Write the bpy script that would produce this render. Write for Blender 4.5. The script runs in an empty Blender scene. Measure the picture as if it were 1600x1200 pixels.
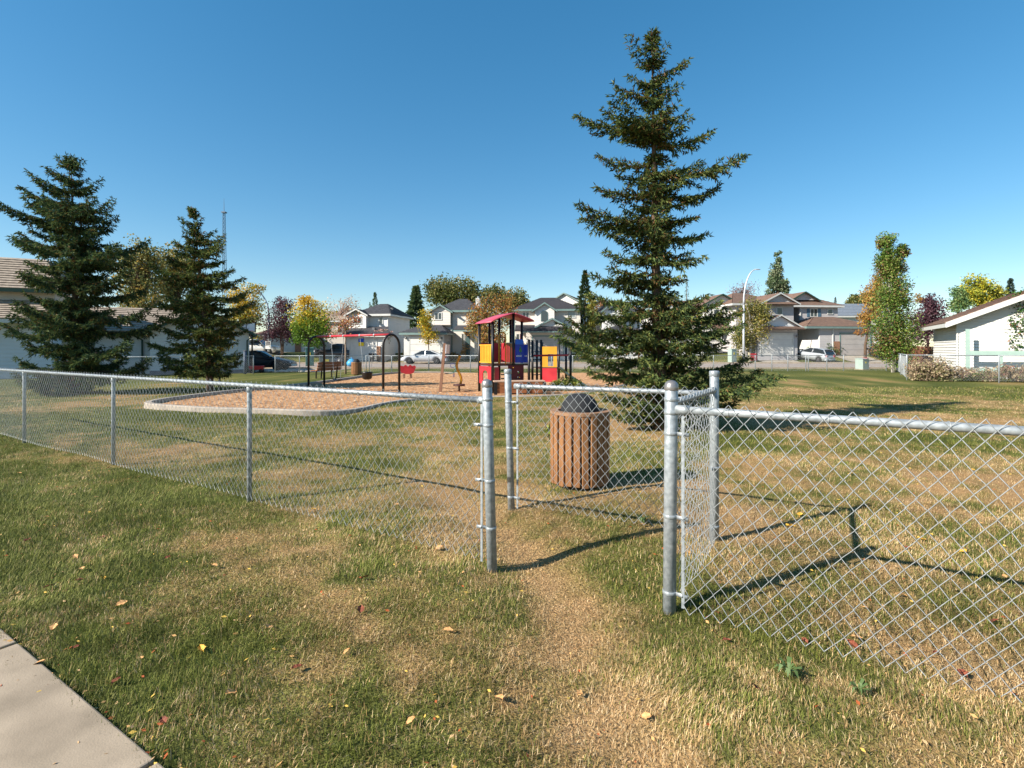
import bpy, math, random
import numpy as np
from mathutils import Vector, Matrix

random.seed(7)
RNG = np.random.default_rng(11)
scene = bpy.context.scene
COL = scene.collection
R = math.radians
CAMH = 1.57          # camera height, horizon at photo row 545
F = 800.0            # focal length in photo pixels
HZ = 545.0

# ------------------------------------------------------------------ camera, sky, sun, exposure
cam_d = bpy.data.cameras.new("camera")
cam_d.sensor_width = 36.0
cam_d.lens = 18.0
cam_d.shift_y = -55.0 / 1600.0
cam_d.clip_start = 0.05
cam_d.clip_end = 5000.0
cam = bpy.data.objects.new("camera", cam_d)
cam.location = (0, 0, CAMH)
cam.rotation_euler = (R(90), 0, 0)
COL.objects.link(cam)
scene.camera = cam

SUN_TO = Vector((-1.68, -0.83, 1.22)).normalized()      # direction towards the sun (from fence shadows)
SUN_EL = math.asin(SUN_TO.z)
SUN_AZ = math.atan2(SUN_TO.x, SUN_TO.y)
world = bpy.data.worlds.new("World")
scene.world = world
world.use_nodes = True
wn = world.node_tree
bg = wn.nodes["Background"]
sky = wn.nodes.new("ShaderNodeTexSky")
sky.sky_type = 'NISHITA'
sky.sun_disc = False
sky.sun_elevation = SUN_EL
sky.sun_rotation = SUN_AZ
sky.air_density = 1.0
sky.dust_density = 0.3
sky.ozone_density = 1.5
sky.altitude = 600
gmn = wn.nodes.new("ShaderNodeGamma"); gmn.inputs[1].default_value = 0.75
hsn = wn.nodes.new("ShaderNodeHueSaturation"); hsn.inputs["Saturation"].default_value = 1.58; hsn.inputs["Hue"].default_value = 0.493
wn.links.new(sky.outputs[0], gmn.inputs[0]); wn.links.new(gmn.outputs[0], hsn.inputs["Color"]); wn.links.new(hsn.outputs[0], bg.inputs[0])
bg.inputs[1].default_value = 0.115
sun_d = bpy.data.lights.new("sun", 'SUN')
sun_d.energy = 5.0
sun_d.angle = R(0.53)
sun_d.color = (1.0, 0.93, 0.82)
sun = bpy.data.objects.new("sun", sun_d)
sun.rotation_euler = SUN_TO.to_track_quat('Z', 'Y').to_euler()
sun.location = (-20, -10, 20)
COL.objects.link(sun)
scene.view_settings.view_transform = 'Standard'
scene.view_settings.look = 'None'
scene.view_settings.exposure = 1.08
scene.view_settings.gamma = 1.0
scene.cycles.max_bounces = 6
scene.cycles.transparent_max_bounces = 8

# ------------------------------------------------------------------ helpers
def s(r, g, b):
    def c(v):
        v /= 255.0
        return v / 12.92 if v <= 0.04045 else ((v + 0.055) / 1.055) ** 2.4
    return (c(r), c(g), c(b), 1.0)

MATS = {}
def pm(name, c1, c2=None, scale=6.0, rough=0.7, metal=0.0, bump=0.0, bscale=60.0, stretch=(1, 1, 1), spec=0.4, detail=4.0, coat=0.0):
    """principled material, two tones mixed by noise in object space, optional bump"""
    if name in MATS:
        return MATS[name]
    m = bpy.data.materials.new(name); m.use_nodes = True
    nt = m.node_tree; b = nt.nodes["Principled BSDF"]
    b.inputs["Roughness"].default_value = rough
    b.inputs["Metallic"].default_value = metal
    b.inputs["Specular IOR Level"].default_value = spec
    if coat: b.inputs["Coat Weight"].default_value = coat
    tc = nt.nodes.new("ShaderNodeTexCoord")
    mp = nt.nodes.new("ShaderNodeMapping"); mp.inputs["Scale"].default_value = stretch
    nt.links.new(tc.outputs["Object"], mp.inputs[0])
    if c2 is None: c2 = tuple(min(1, v * 0.8) for v in c1[:3]) + (1,)
    n = nt.nodes.new("ShaderNodeTexNoise"); n.inputs["Scale"].default_value = scale; n.inputs["Detail"].default_value = detail
    nt.links.new(mp.outputs[0], n.inputs[0])
    rp = nt.nodes.new("ShaderNodeValToRGB")
    rp.color_ramp.elements[0].position = 0.3; rp.color_ramp.elements[0].color = c1
    rp.color_ramp.elements[1].position = 0.7; rp.color_ramp.elements[1].color = c2
    nt.links.new(n.outputs[0], rp.inputs[0]); nt.links.new(rp.outputs[0], b.inputs["Base Color"])
    if bump:
        n2 = nt.nodes.new("ShaderNodeTexNoise"); n2.inputs["Scale"].default_value = bscale; n2.inputs["Detail"].default_value = 6
        nt.links.new(mp.outputs[0], n2.inputs[0])
        bp = nt.nodes.new("ShaderNodeBump"); bp.inputs["Strength"].default_value = bump; bp.inputs["Distance"].default_value = 0.02
        nt.links.new(n2.outputs[0], bp.inputs["Height"]); nt.links.new(bp.outputs[0], b.inputs["Normal"])
    MATS[name] = m
    return m

def glass_mat(name, col, rough=0.08):
    if name in MATS: return MATS[name]
    m = bpy.data.materials.new(name); m.use_nodes = True
    b = m.node_tree.nodes["Principled BSDF"]
    b.inputs["Base Color"].default_value = col; b.inputs["Roughness"].default_value = rough
    b.inputs["Specular IOR Level"].default_value = 0.8
    MATS[name] = m; return m

def leaf_mat(name, trans=0.3, rough=0.55):
    """leaves: colour from the vertex attribute Col"""
    if name in MATS: return MATS[name]
    m = bpy.data.materials.new(name); m.use_nodes = True
    nt = m.node_tree; b = nt.nodes["Principled BSDF"]
    b.inputs["Roughness"].default_value = rough; b.inputs["Specular IOR Level"].default_value = 0.25
    at = nt.nodes.new("ShaderNodeAttribute"); at.attribute_name = "Col"
    nt.links.new(at.outputs[0], b.inputs["Base Color"])
    tr = nt.nodes.new("ShaderNodeBsdfTranslucent"); nt.links.new(at.outputs[0], tr.inputs[0])
    mx = nt.nodes.new("ShaderNodeMixShader"); mx.inputs[0].default_value = trans
    nt.links.new(b.outputs[0], mx.inputs[1]); nt.links.new(tr.outputs[0], mx.inputs[2])
    nt.links.new(mx.outputs[0], nt.nodes["Material Output"].inputs[0])
    MATS[name] = m; return m

def tag(o, label=None, cat=None, group=None, kind=None):
    if label: o["label"] = label
    if cat: o["category"] = cat
    if group: o["group"] = group
    if kind: o["kind"] = kind
    return o

def thing(name, label, cat, loc=(0, 0, 0), rotz=0.0, group=None):
    o = bpy.data.objects.new(name, None); COL.objects.link(o)
    o.empty_display_size = 0.2
    o.location = loc; o.rotation_euler = (0, 0, rotz)
    return tag(o, label, cat, group)

def link(name, me, mat=None, parent=None, loc=(0, 0, 0), rot=(0, 0, 0)):
    o = bpy.data.objects.new(name, me); COL.objects.link(o)
    if mat and not me.materials: me.materials.append(mat)
    if parent: o.parent = parent
    o.location = loc; o.rotation_euler = rot
    return o

class MB:
    def __init__(self): self.v = []; self.f = []
    def add(self, vs, fs):
        n = len(self.v); self.v += [tuple(p) for p in vs]; self.f += [tuple(i + n for i in q) for q in fs]; return self
    def box(self, x0, x1, y0, y1, z0, z1):
        return self.add([(x0,y0,z0),(x1,y0,z0),(x1,y1,z0),(x0,y1,z0),(x0,y0,z1),(x1,y0,z1),(x1,y1,z1),(x0,y1,z1)],
                        [(0,3,2,1),(4,5,6,7),(0,1,5,4),(1,2,6,5),(2,3,7,6),(3,0,4,7)])
    def beam(self, p0, p1, w, h, up=(0, 0, 1)):
        p0 = Vector(p0); p1 = Vector(p1); d = (p1 - p0).normalized(); up = Vector(up)
        if abs(d.dot(up)) > 0.98: up = Vector((0, 1, 0))
        a = d.cross(up).normalized() * (w / 2); b = a.cross(d).normalized() * (h / 2)
        vs = [p0-a-b, p0+a-b, p0+a+b, p0-a+b, p1-a-b, p1+a-b, p1+a+b, p1-a+b]
        return self.add(vs, [(0,1,2,3),(7,6,5,4),(0,4,5,1),(1,5,6,2),(2,6,7,3),(3,7,4,0)])
    def tube(self, pts, r, n=8, cap=True):
        pts = [Vector(p) for p in pts]; rs = r if hasattr(r, '__len__') else [r] * len(pts)
        ref = Vector((0.31, 0.17, 0.93)); rings = []
        for i, p in enumerate(pts):
            d = (pts[min(i+1, len(pts)-1)] - pts[max(i-1, 0)]).normalized()
            rf = ref if abs(d.dot(ref.normalized())) < 0.95 else Vector((1, 0, 0))
            a = d.cross(rf).normalized(); b = d.cross(a).normalized()
            if rings and a.dot(pa) < 0: a = -a; b = -b
            pa = a
            rings.append([p + (a * math.cos(2*math.pi*k/n) + b * math.sin(2*math.pi*k/n)) * rs[i] for k in range(n)])
        base = len(self.v); vs = [q for ring in rings for q in ring]; fs = []
        for i in range(len(pts)-1):
            for k in range(n):
                fs.append((i*n+k, i*n+(k+1) % n, (i+1)*n+(k+1) % n, (i+1)*n+k))
        if cap:
            fs.append(tuple(range(n-1, -1, -1))); fs.append(tuple((len(pts)-1)*n+k for k in range(n)))
        return self.add(vs, fs)
    def lathe(self, prof, c=(0, 0, 0), n=20):
        vs = []; fs = []
        for r, z in prof:
            for k in range(n):
                a = 2*math.pi*k/n; vs.append((c[0]+r*math.cos(a), c[1]+r*math.sin(a), c[2]+z))
        for i in range(len(prof)-1):
            for k in range(n): fs.append((i*n+k, i*n+(k+1) % n, (i+1)*n+(k+1) % n, (i+1)*n+k))
        fs.append(tuple(range(n-1, -1, -1))); fs.append(tuple((len(prof)-1)*n+k for k in range(n)))
        return self.add(vs, fs)
    def prism(self, poly, off):
        """planar polygon extruded by vector off"""
        n = len(poly); off = Vector(off); a = [Vector(p) for p in poly]; b = [p + off for p in a]
        return self.add(a + b, [tuple(range(n)), tuple(range(2*n-1, n-1, -1))] + [(i, i+n, (i+1) % n + n, (i+1) % n) for i in range(n)])
    def mesh(self, name="m", smooth=False):
        me = bpy.data.meshes.new(name); me.from_pydata(self.v, [], self.f); me.update()
        if smooth: me.polygons.foreach_set("use_smooth", [True] * len(me.polygons))
        return me
    def build(self, name, mat, parent=None, smooth=False, loc=(0, 0, 0), bevel=0.0):
        me = self.mesh(name, smooth)
        o = link(name, me, mat, parent, loc)
        # consistent outward normals
        import bmesh
        bm = bmesh.new(); bm.from_mesh(me); bmesh.ops.recalc_face_normals(bm, faces=bm.faces); bm.to_mesh(me); bm.free()
        if bevel:
            bv = o.modifiers.new("bevel", 'BEVEL'); bv.width = bevel; bv.segments = 2; bv.limit_method = 'ANGLE'
        return o

def np_mesh(name, V, faces, col=None, smooth=False):
    """faces: list of int arrays (n,k); V (n,3); col (n,4) per vertex"""
    me = bpy.data.meshes.new(name)
    V = np.asarray(V, dtype=np.float32); me.vertices.add(len(V)); me.vertices.foreach_set("co", V.ravel())
    loops = np.concatenate([f.ravel() for f in faces]).astype(np.int32)
    starts = []; t = 0
    for f in faces:
        starts.append(t + np.arange(len(f), dtype=np.int32) * f.shape[1]); t += f.size
    starts = np.concatenate(starts).astype(np.int32)
    me.loops.add(len(loops)); me.loops.foreach_set("vertex_index", loops)
    me.polygons.add(len(starts)); me.polygons.foreach_set("loop_start", starts)
    if smooth: me.polygons.foreach_set("use_smooth", np.ones(len(starts), dtype=bool))
    me.update(calc_edges=True)
    if col is not None:
        at = me.color_attributes.new("Col", 'FLOAT_COLOR', 'POINT'); at.data.foreach_set("color", np.asarray(col, dtype=np.float32).ravel())
    return me

def vnoise(x, y, seed=0):
    """2-D value noise 0..1"""
    xi = np.floor(x).astype(np.int64); yi = np.floor(y).astype(np.int64); fx = x - xi; fy = y - yi
    fx = fx*fx*(3-2*fx); fy = fy*fy*(3-2*fy)
    def h(a, b):
        q = (a * 374761393 + b * 668265263 + seed * 982451653) & 0x7fffffff
        q = ((q ^ (q >> 13)) * 1274126177) & 0x7fffffff
        return ((q ^ (q >> 16)) & 0xffff) / 65535.0
    return (h(xi, yi)*(1-fx) + h(xi+1, yi)*fx)*(1-fy) + (h(xi, yi+1)*(1-fx) + h(xi+1, yi+1)*fx)*fy

def sstep(a, b, x):
    t = np.clip((x - a) / (b - a), 0, 1); return t*t*(3-2*t)

PATHLINE = [(0.42, 0.9), (0.42, 2.0), (0.36, 3.1), (0.16, 3.9), (-0.25, 4.7), (-1.2, 6.2)]
def path_d(x, y):
    d = np.full(np.shape(x), 1e9)
    for (ax, ay), (bx, by) in zip(PATHLINE[:-1], PATHLINE[1:]):
        vx, vy = bx-ax, by-ay; t = np.clip(((x-ax)*vx + (y-ay)*vy) / (vx*vx+vy*vy), 0, 1)
        d = np.minimum(d, np.hypot(x-ax-t*vx, y-ay-t*vy))
    return d

def gz(x, y):
    x = np.asarray(x, float); y = np.asarray(y, float)
    z = 1.05 * sstep(57.0, 64.0, y) + 0.35 * sstep(64, 95, y)
    near = 1 - sstep(14, 26, np.hypot(x, y))
    z = z + near * (0.05 * (vnoise(x*0.9+3, y*0.9, 1) - .5) + 0.025 * (vnoise(x*3.1, y*3.1, 2) - .5))
    dip = np.exp(-(path_d(x, y) / 0.33) ** 2) * (1 - sstep(4.6, 6.5, y)) * sstep(1.0, 2.2, y)
    return z - 0.055 * dip

def gzs(x, y): return float(gz(np.array([x]), np.array([y]))[0])

def G(px, py):
    """photo pixel on flat ground -> (x, y)"""
    Y = F * CAMH / (py - HZ); return ((px - 800) / F * Y, Y)
def XP(px, Z): return (px - 800) / F * Z
def ZP(py, Z): return CAMH - (py - HZ) * Z / F

FD = Vector((0.854, -0.520, 0)).normalized()       # direction of the near fence line (towards the right, nearer)
FN = Vector((0.520, 0.854, 0)).normalized()        # normal of the fence, into the park
FL = Vector((-0.143, 3.69, 0)); FR = Vector((0.953, 3.10, 0))
BL = Vector((-0.006, 5.02, 0)); BR = Vector((1.654, 4.187, 0))

# outline of the playground chips (ground metres, from photo pixels)
PLAY_PX = [(225,637),(262,641),(330,645),(400,647),(470,649),(520,648),(560,643),(595,633),(640,625),(700,621),(780,620),(860,619),
           (930,613),(975,602),(1000,592),(1008,586),(985,583.5),(900,583.2),(780,583.2),(680,583.5),(615,584.2),(575,589),(530,596),(480,603),(430,608.5),(380,613.5),(330,619),(280,626),(245,631)]
def smooth_loop(pts, it=2):
    for _ in range(it):
        q = []
        for i in range(len(pts)):
            a = pts[i]; b = pts[(i+1) % len(pts)]
            q.append((a[0]*.75+b[0]*.25, a[1]*.75+b[1]*.25)); q.append((a[0]*.25+b[0]*.75, a[1]*.25+b[1]*.75))
        pts = q
    return pts
PLAY = smooth_loop([G(*p) for p in PLAY_PX], 2)
def in_poly(x, y, poly):
    x = np.asarray(x); y = np.asarray(y); c = np.zeros(x.shape, bool); n = len(poly)
    for i in range(n):
        x1, y1 = poly[i]; x2, y2 = poly[(i+1) % n]
        if y1 == y2: continue
        c ^= ((y1 > y) != (y2 > y)) & (x < (x2-x1)*(y-y1)/(y2-y1) + x1)
    return c

def fence_side(x, y):
    """signed distance from the near fence line, positive inside the park"""
    return (x - FL.x) * FN.x + (y - FL.y) * FN.y

def dryness(x, y):
    n1 = vnoise(x*0.55+9, y*0.55+4, 3); n2 = vnoise(x*1.9, y*1.9, 4); n3 = vnoise(x*6.0, y*6.0, 5); n4 = vnoise(x*.16+2, y*.11+7, 6)
    n5 = vnoise(x*13.0, y*13.0, 15); d = 0.45 + 0.80*(n1-.5) + 0.70*(n2-.5) + 0.55*(n3-.5) + 0.30*(n5-.5)
    fs = fence_side(x, y)
    out = fs < 0
    d = d + np.where(out, -0.05 - 0.12*sstep(.2, 2.4, -x) + 0.02*sstep(-.6, .6, x), -0.02)
    pd = path_d(x, y)*(1 + .9*(n2-.5) + .7*(n3-.5)); d = d + 0.48*np.exp(-(pd/0.22)**2)*(.7+.6*n3)
    inside = ~out
    right = sstep(0.5, 2.5, x)
    band = 0.34*np.exp(-((y-5.4)/1.3)**2) - 0.30*np.exp(-((y-7.9)/0.9)**2) + 0.22*np.exp(-((y-11.5)/2.2)**2) - 0.30*sstep(17, 30, y)
    left = -.06 + 0.14*np.exp(-((y-8.6)/1.0)**2) - 0.36*np.exp(-((y-11.6)/1.0)**2) - 0.25*sstep(14, 22, y)
    d = d + np.where(inside, right*band + (1-right)*left + 0.35*(n4-.5)*sstep(6, 12, y), 0)
    return np.clip(d, 0, 1)

# ------------------------------------------------------------------ ground sheet
def ground_material():
    m = bpy.data.materials.new("lawn"); m.use_nodes = True
    nt = m.node_tree; b = nt.nodes["Principled BSDF"]; b.inputs["Roughness"].default_value = 0.9; b.inputs["Specular IOR Level"].default_value = 0.1
    at = nt.nodes.new("ShaderNodeAttribute"); at.attribute_name = "Col"
    ge = nt.nodes.new("ShaderNodeNewGeometry")
    n1 = nt.nodes.new("ShaderNodeTexNoise"); n1.inputs["Scale"].default_value = 9; n1.inputs["Detail"].default_value = 8; n1.inputs["Roughness"].default_value = .7
    n2 = nt.nodes.new("ShaderNodeTexNoise"); n2.inputs["Scale"].default_value = 70; n2.inputs["Detail"].default_value = 6
    nt.links.new(ge.outputs["Position"], n1.inputs[0]); nt.links.new(ge.outputs["Position"], n2.inputs[0])
    sep = nt.nodes.new("ShaderNodeSeparateColor"); nt.links.new(at.outputs[0], sep.inputs[0])
    # dryness + noise -> ramp of lawn tones
    ad = nt.nodes.new("ShaderNodeMath"); ad.operation = 'MULTIPLY_ADD'; ad.inputs[1].default_value = 0.55; nt.links.new(n1.outputs[0], ad.inputs[0])
    sb = nt.nodes.new("ShaderNodeMath"); sb.operation = 'ADD'; sb.inputs[1].default_value = -0.275
    nt.links.new(sep.outputs[0], ad.inputs[2]); nt.links.new(ad.outputs[0], sb.inputs[0])
    rp = nt.nodes.new("ShaderNodeValToRGB"); e = rp.color_ramp.elements
    e[0].position = 0.0; e[0].color = s(84, 92, 44); e[1].position = 1.0; e[1].color = s(178, 144, 102)
    k = rp.color_ramp.elements.new(0.35); k.color = s(112, 114, 60)
    k = rp.color_ramp.elements.new(0.62); k.color = s(150, 130, 82)
    nt.links.new(sb.outputs[0], rp.inputs[0])
    mu = nt.nodes.new("ShaderNodeMix"); mu.data_type = 'RGBA'; mu.blend_type = 'MULTIPLY'; mu.inputs[0].default_value = 1.0
    r2 = nt.nodes.new("ShaderNodeValToRGB"); r2.color_ramp.elements[0].position = .3; r2.color_ramp.elements[0].color = (.38, .36, .34, 1); r2.color_ramp.elements[1].position = .68; r2.color_ramp.elements[1].color = (1.1, 1.1, 1.1, 1)
    nt.links.new(n2.outputs[0], r2.inputs[0]); nt.links.new(rp.outputs[0], mu.inputs[6]); nt.links.new(r2.outputs[0], mu.inputs[7])
    nt.links.new(mu.outputs[2], b.inputs["Base Color"])
    bp = nt.nodes.new("ShaderNodeBump"); bp.inputs["Strength"].default_value = .7; bp.inputs["Distance"].default_value = .03
    nt.links.new(n2.outputs[0], bp.inputs["Height"]); nt.links.new(bp.outputs[0], b.inputs["Normal"])
    return m

def axis(fine0, fine1, step, far0, far1, grow=1.18):
    a = list(np.arange(fine0, fine1 + 1e-6, step)); d = step
    while a[-1] < far1: d *= grow; a.append(a[-1] + d)
    d = step
    while a[0] > far0: d *= grow; a.insert(0, a[0] - d)
    return np.array(a)

def make_ground():
    xs = axis(-12, 12, 0.12, -900, 900); ys = axis(-2, 13, 0.10, -60, 1500)
    ys = np.unique(np.concatenate([ys, np.arange(55, 98, 1.0)]))
    X, Y = np.meshgrid(xs, ys); Z = gz(X, Y)
    nx, ny = len(xs), len(ys)
    i = np.arange(ny-1)[:, None]*nx + np.arange(nx-1)[None, :]
    Fq = np.stack([i, i+1, i+nx+1, i+nx], -1).reshape(-1, 4)
    d = dryness(X, Y).ravel()
    V = np.stack([X.ravel(), Y.ravel(), Z.ravel()], -1)
    me = np_mesh("ground", V, [Fq], np.stack([d, d, d, np.ones_like(d)], -1), smooth=True)
    tag(link("ground", me, ground_material()), kind="structure")
make_ground()

def sheet(name, poly, dz, mat, step=2.0, kind="structure", flat=None):
    """a sheet laid on the terrain inside a convex 4-point poly (bilinear grid)"""
    p = [np.array(q, float) for q in poly]
    nu = max(2, int(np.linalg.norm(p[1]-p[0])/step)); nv = max(2, int(np.linalg.norm(p[3]-p[0])/step))
    u = np.linspace(0, 1, nu+1); v = np.linspace(0, 1, nv+1); U, W = np.meshgrid(u, v)
    X = (p[0][0]*(1-U)+p[1][0]*U)*(1-W) + (p[3][0]*(1-U)+p[2][0]*U)*W
    Y = (p[0][1]*(1-U)+p[1][1]*U)*(1-W) + (p[3][1]*(1-U)+p[2][1]*U)*W
    Z = gz(X, Y) + dz if flat is None else np.full_like(X, flat)
    n = nu+1; i = np.arange(nv)[:, None]*n + np.arange(nu)[None, :]
    Fq = np.stack([i, i+1, i+n+1, i+n], -1).reshape(-1, 4)
    o = link(name, np_mesh(name, np.stack([X.ravel(), Y.ravel(), Z.ravel()], -1), [Fq], smooth=True), mat)
    return tag(o, kind=kind)

M_asph = pm("asphalt", s(150, 136, 126), s(128, 118, 112), 0.6, .9, bump=.3, bscale=30)
M_conc = pm("concrete", s(166, 150, 130), s(128, 115, 98), 3, .9, bump=.12, bscale=140, detail=10)
M_conc2 = pm("driveway_concrete", s(160, 150, 136), s(136, 128, 116), .7, .85, bump=.2, bscale=40)
sheet("road", [(-140, 40.5), (170, 40.5), (170, 54.6), (-140, 54.6)], 0.006, M_asph, 4.0)
# far kerb and pavement
mb = MB(); mb.box(-140, 170, 54.6, 54.9, -0.02, 0.13); tag(mb.build("kerb", M_conc), kind="structure")
mb = MB(); mb.box(-140, 170, 40.2, 40.5, -0.02, 0.12); tag(mb.build("kerb", M_conc), kind="structure")
sheet("pavement", [(-140, 54.9), (170, 54.9), (170, 56.4), (-140, 56.4)], 0.11, M_conc2, 3.0)
for nm, x0, x1, y1 in (("a", XP(500, 58), XP(592, 58), 62.0), ("b", XP(638, 57), XP(690, 57), 58.2), ("c", XP(820, 60), XP(890, 60), 63.0), ("d", XP(1188, 58), XP(1246, 58), 59.9), ("e", XP(1312, 60), XP(1362, 60), 62.0), ("f", XP(380, 60), XP(425, 60), 66)):
    sheet("driveway", [(x0, 54.95), (x1, 54.95), (x1, y1), (x0, y1)], 0.125 if y1 < 58.5 else 0.09, M_conc2, 1.0)
sheet("parking_pad", [(-24, 34.6), (-12.6, 34.6), (-12.6, 40.2), (-24, 40.2)], 0.010, M_conc2, 1.0)

# near pavement (the photographer stands on it): slabs with joints
def near_pavement():
    root = bpy.data.objects.new("near_pavement", None); COL.objects.link(root); tag(root, kind="structure")
    o0 = FL - FN * 2.12
    for k in range(-7, 6):
        a0 = o0 + FD * (k*1.5 + 0.012 - 0.12); a1 = o0 + FD * ((k+1)*1.5 - 0.012 - 0.12)
        w = FN * 1.55; mb = MB()
        q = [a0, a1, a1 - w, a0 - w]
        zt = 0.012
        mb.prism([(p.x, p.y, zt) for p in q], (0, 0, -0.12))
        mb.build("slab", M_conc, root, bevel=0.008)
near_pavement()

# ------------------------------------------------------------------ grass blades (foreground lawn), fallen leaves
def blades():
    bands = [(1.55, 3.2, 15500, 5), (3.2, 5.2, 8200, 5), (5.2, 8.5, 3300, 3), (8.5, 13.0, 1150, 3), (13.0, 21.0, 330, 3)]
    M = leaf_mat("grass_blades", 0.25, .7)
    greens = np.array([s(110, 116, 48)[:3], s(126, 132, 58)[:3], s(146, 144, 80)[:3], s(86, 90, 40)[:3]])
    straws = np.array([s(208, 176, 128)[:3], s(188, 152, 106)[:3], s(166, 138, 90)[:3], s(214, 190, 148)[:3]])
    VV = []; CC = []; QQ = []; TT = []; off = 0
    for bi, (y0, y1, dens, nv) in enumerate(bands):
        xr = y1*1.12 + 0.6; n = int(2*xr*(y1-y0)*dens)
        x = RNG.uniform(-xr, xr, n); y = RNG.uniform(y0, y1, n)
        ok = np.abs(x) < y*1.12 + 0.6
        fs = fence_side(x, y); ok &= (fs > -2.15 + 0.20*(vnoise(x*4, y*4, 21)-.5) + 0.05*(vnoise(x*21, y*21, 22)-.5))
        if y1 > 11: ok &= ~in_poly(x, y, PLAY)
        ok &= ((x - FL.x)**2 + (y - FL.y)**2 > .0018) & ((x - FR.x)**2 + (y - FR.y)**2 > .0018)
        dr = dryness(x, y)
        # tufts: thin the dry, trampled ground
        keep = 1 - 0.30*np.exp(-(path_d(x, y)/0.26)**2)*(y < 6)
        ok &= RNG.uniform(0, 1, n) < keep*(0.65 + 0.7*vnoise(x*14, y*14, 8))
        x = x[ok]; y = y[ok]; dr = dr[ok]; n = len(x)
        clump = vnoise(x*5, y*5, 9); c2 = vnoise(x*16, y*16, 10)
        hgt = (0.018 + 0.028*RNG.random(n)) * (0.65 + 0.55*clump + .35*c2) * (1.15 - 0.5*dr)
        hgt *= 1 + (bi >= 2)*0.15
        wd = (0.0019 + 0.0016*RNG.random(n)) * [1, 1.25, 2.0, 3.2, 5.5][bi]
        az = RNG.uniform(0, 2*np.pi, n) ; flow = 2*np.pi*vnoise(x*1.3, y*1.3, 12) ; az = np.where(RNG.random(n) < .55, flow + RNG.normal(0, .7, n), az)
        lean = np.clip(RNG.normal(0.85, 0.45, n) + 0.5*dr, 0.1, 2.2)
        isdry = RNG.random(n) < np.clip(dr*1.05 + 0.02, 0, .97)
        gi = RNG.integers(0, 4, n); si = RNG.integers(0, 4, n)
        c = np.where(isdry[:, None], straws[si], greens[gi]) * RNG.uniform(.7, 1.15, (n, 1)) * (0.72 + 0.46*vnoise(x*7.5, y*7.5, 17))[:, None]
        ca, sa = np.cos(az), np.sin(az); z = gz(x, y) - 0.003
        px, py = -sa*wd*.5, ca*wd*.5
        h1 = hgt*0.55
        ox1, oz1 = np.sin(lean*.45)*h1, np.cos(lean*.45)*h1
        ox2 = ox1 + np.sin(lean)*hgt*.5; oz2 = np.maximum(oz1 + np.cos(lean)*hgt*.5, .004)
        if nv == 5:
            V = np.empty((n, 5, 3))
            V[:, 0] = np.stack([x-px, y-py, z], -1); V[:, 1] = np.stack([x+px, y+py, z], -1)
            V[:, 2] = np.stack([x+ca*ox1+px*.8, y+sa*ox1+py*.8, z+oz1], -1); V[:, 3] = np.stack([x+ca*ox1-px*.8, y+sa*ox1-py*.8, z+oz1], -1)
            V[:, 4] = np.stack([x+ca*ox2, y+sa*ox2, z+oz2], -1)
            b = np.arange(n, dtype=np.int32)[:, None]*5 + off
            QQ.append(b + np.array([[0, 1, 2, 3]], dtype=np.int32)); TT.append(b + np.array([[3, 2, 4]], dtype=np.int32))
        else:
            V = np.empty((n, 3, 3))
            V[:, 0] = np.stack([x-px, y-py, z], -1); V[:, 1] = np.stack([x+px, y+py, z], -1); V[:, 2] = np.stack([x+ca*ox2, y+sa*ox2, z+oz2], -1)
            b = np.arange(n, dtype=np.int32)[:, None]*3 + off
            TT.append(b + np.array([[0, 1, 2]], dtype=np.int32))
        k = V.shape[1]
        C = np.ones((n, k, 4)); C[:, :, :3] = c[:, None, :]
        VV.append(V.reshape(-1, 3)); CC.append(C.reshape(-1, 4)); off += n*k
    me = np_mesh("grass", np.concatenate(VV), [np.concatenate(QQ), np.concatenate(TT)], np.concatenate(CC))
    tag(link("grass", me, M), "short mown grass, part green and part straw coloured", "grass", kind="stuff")
blades()

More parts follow.
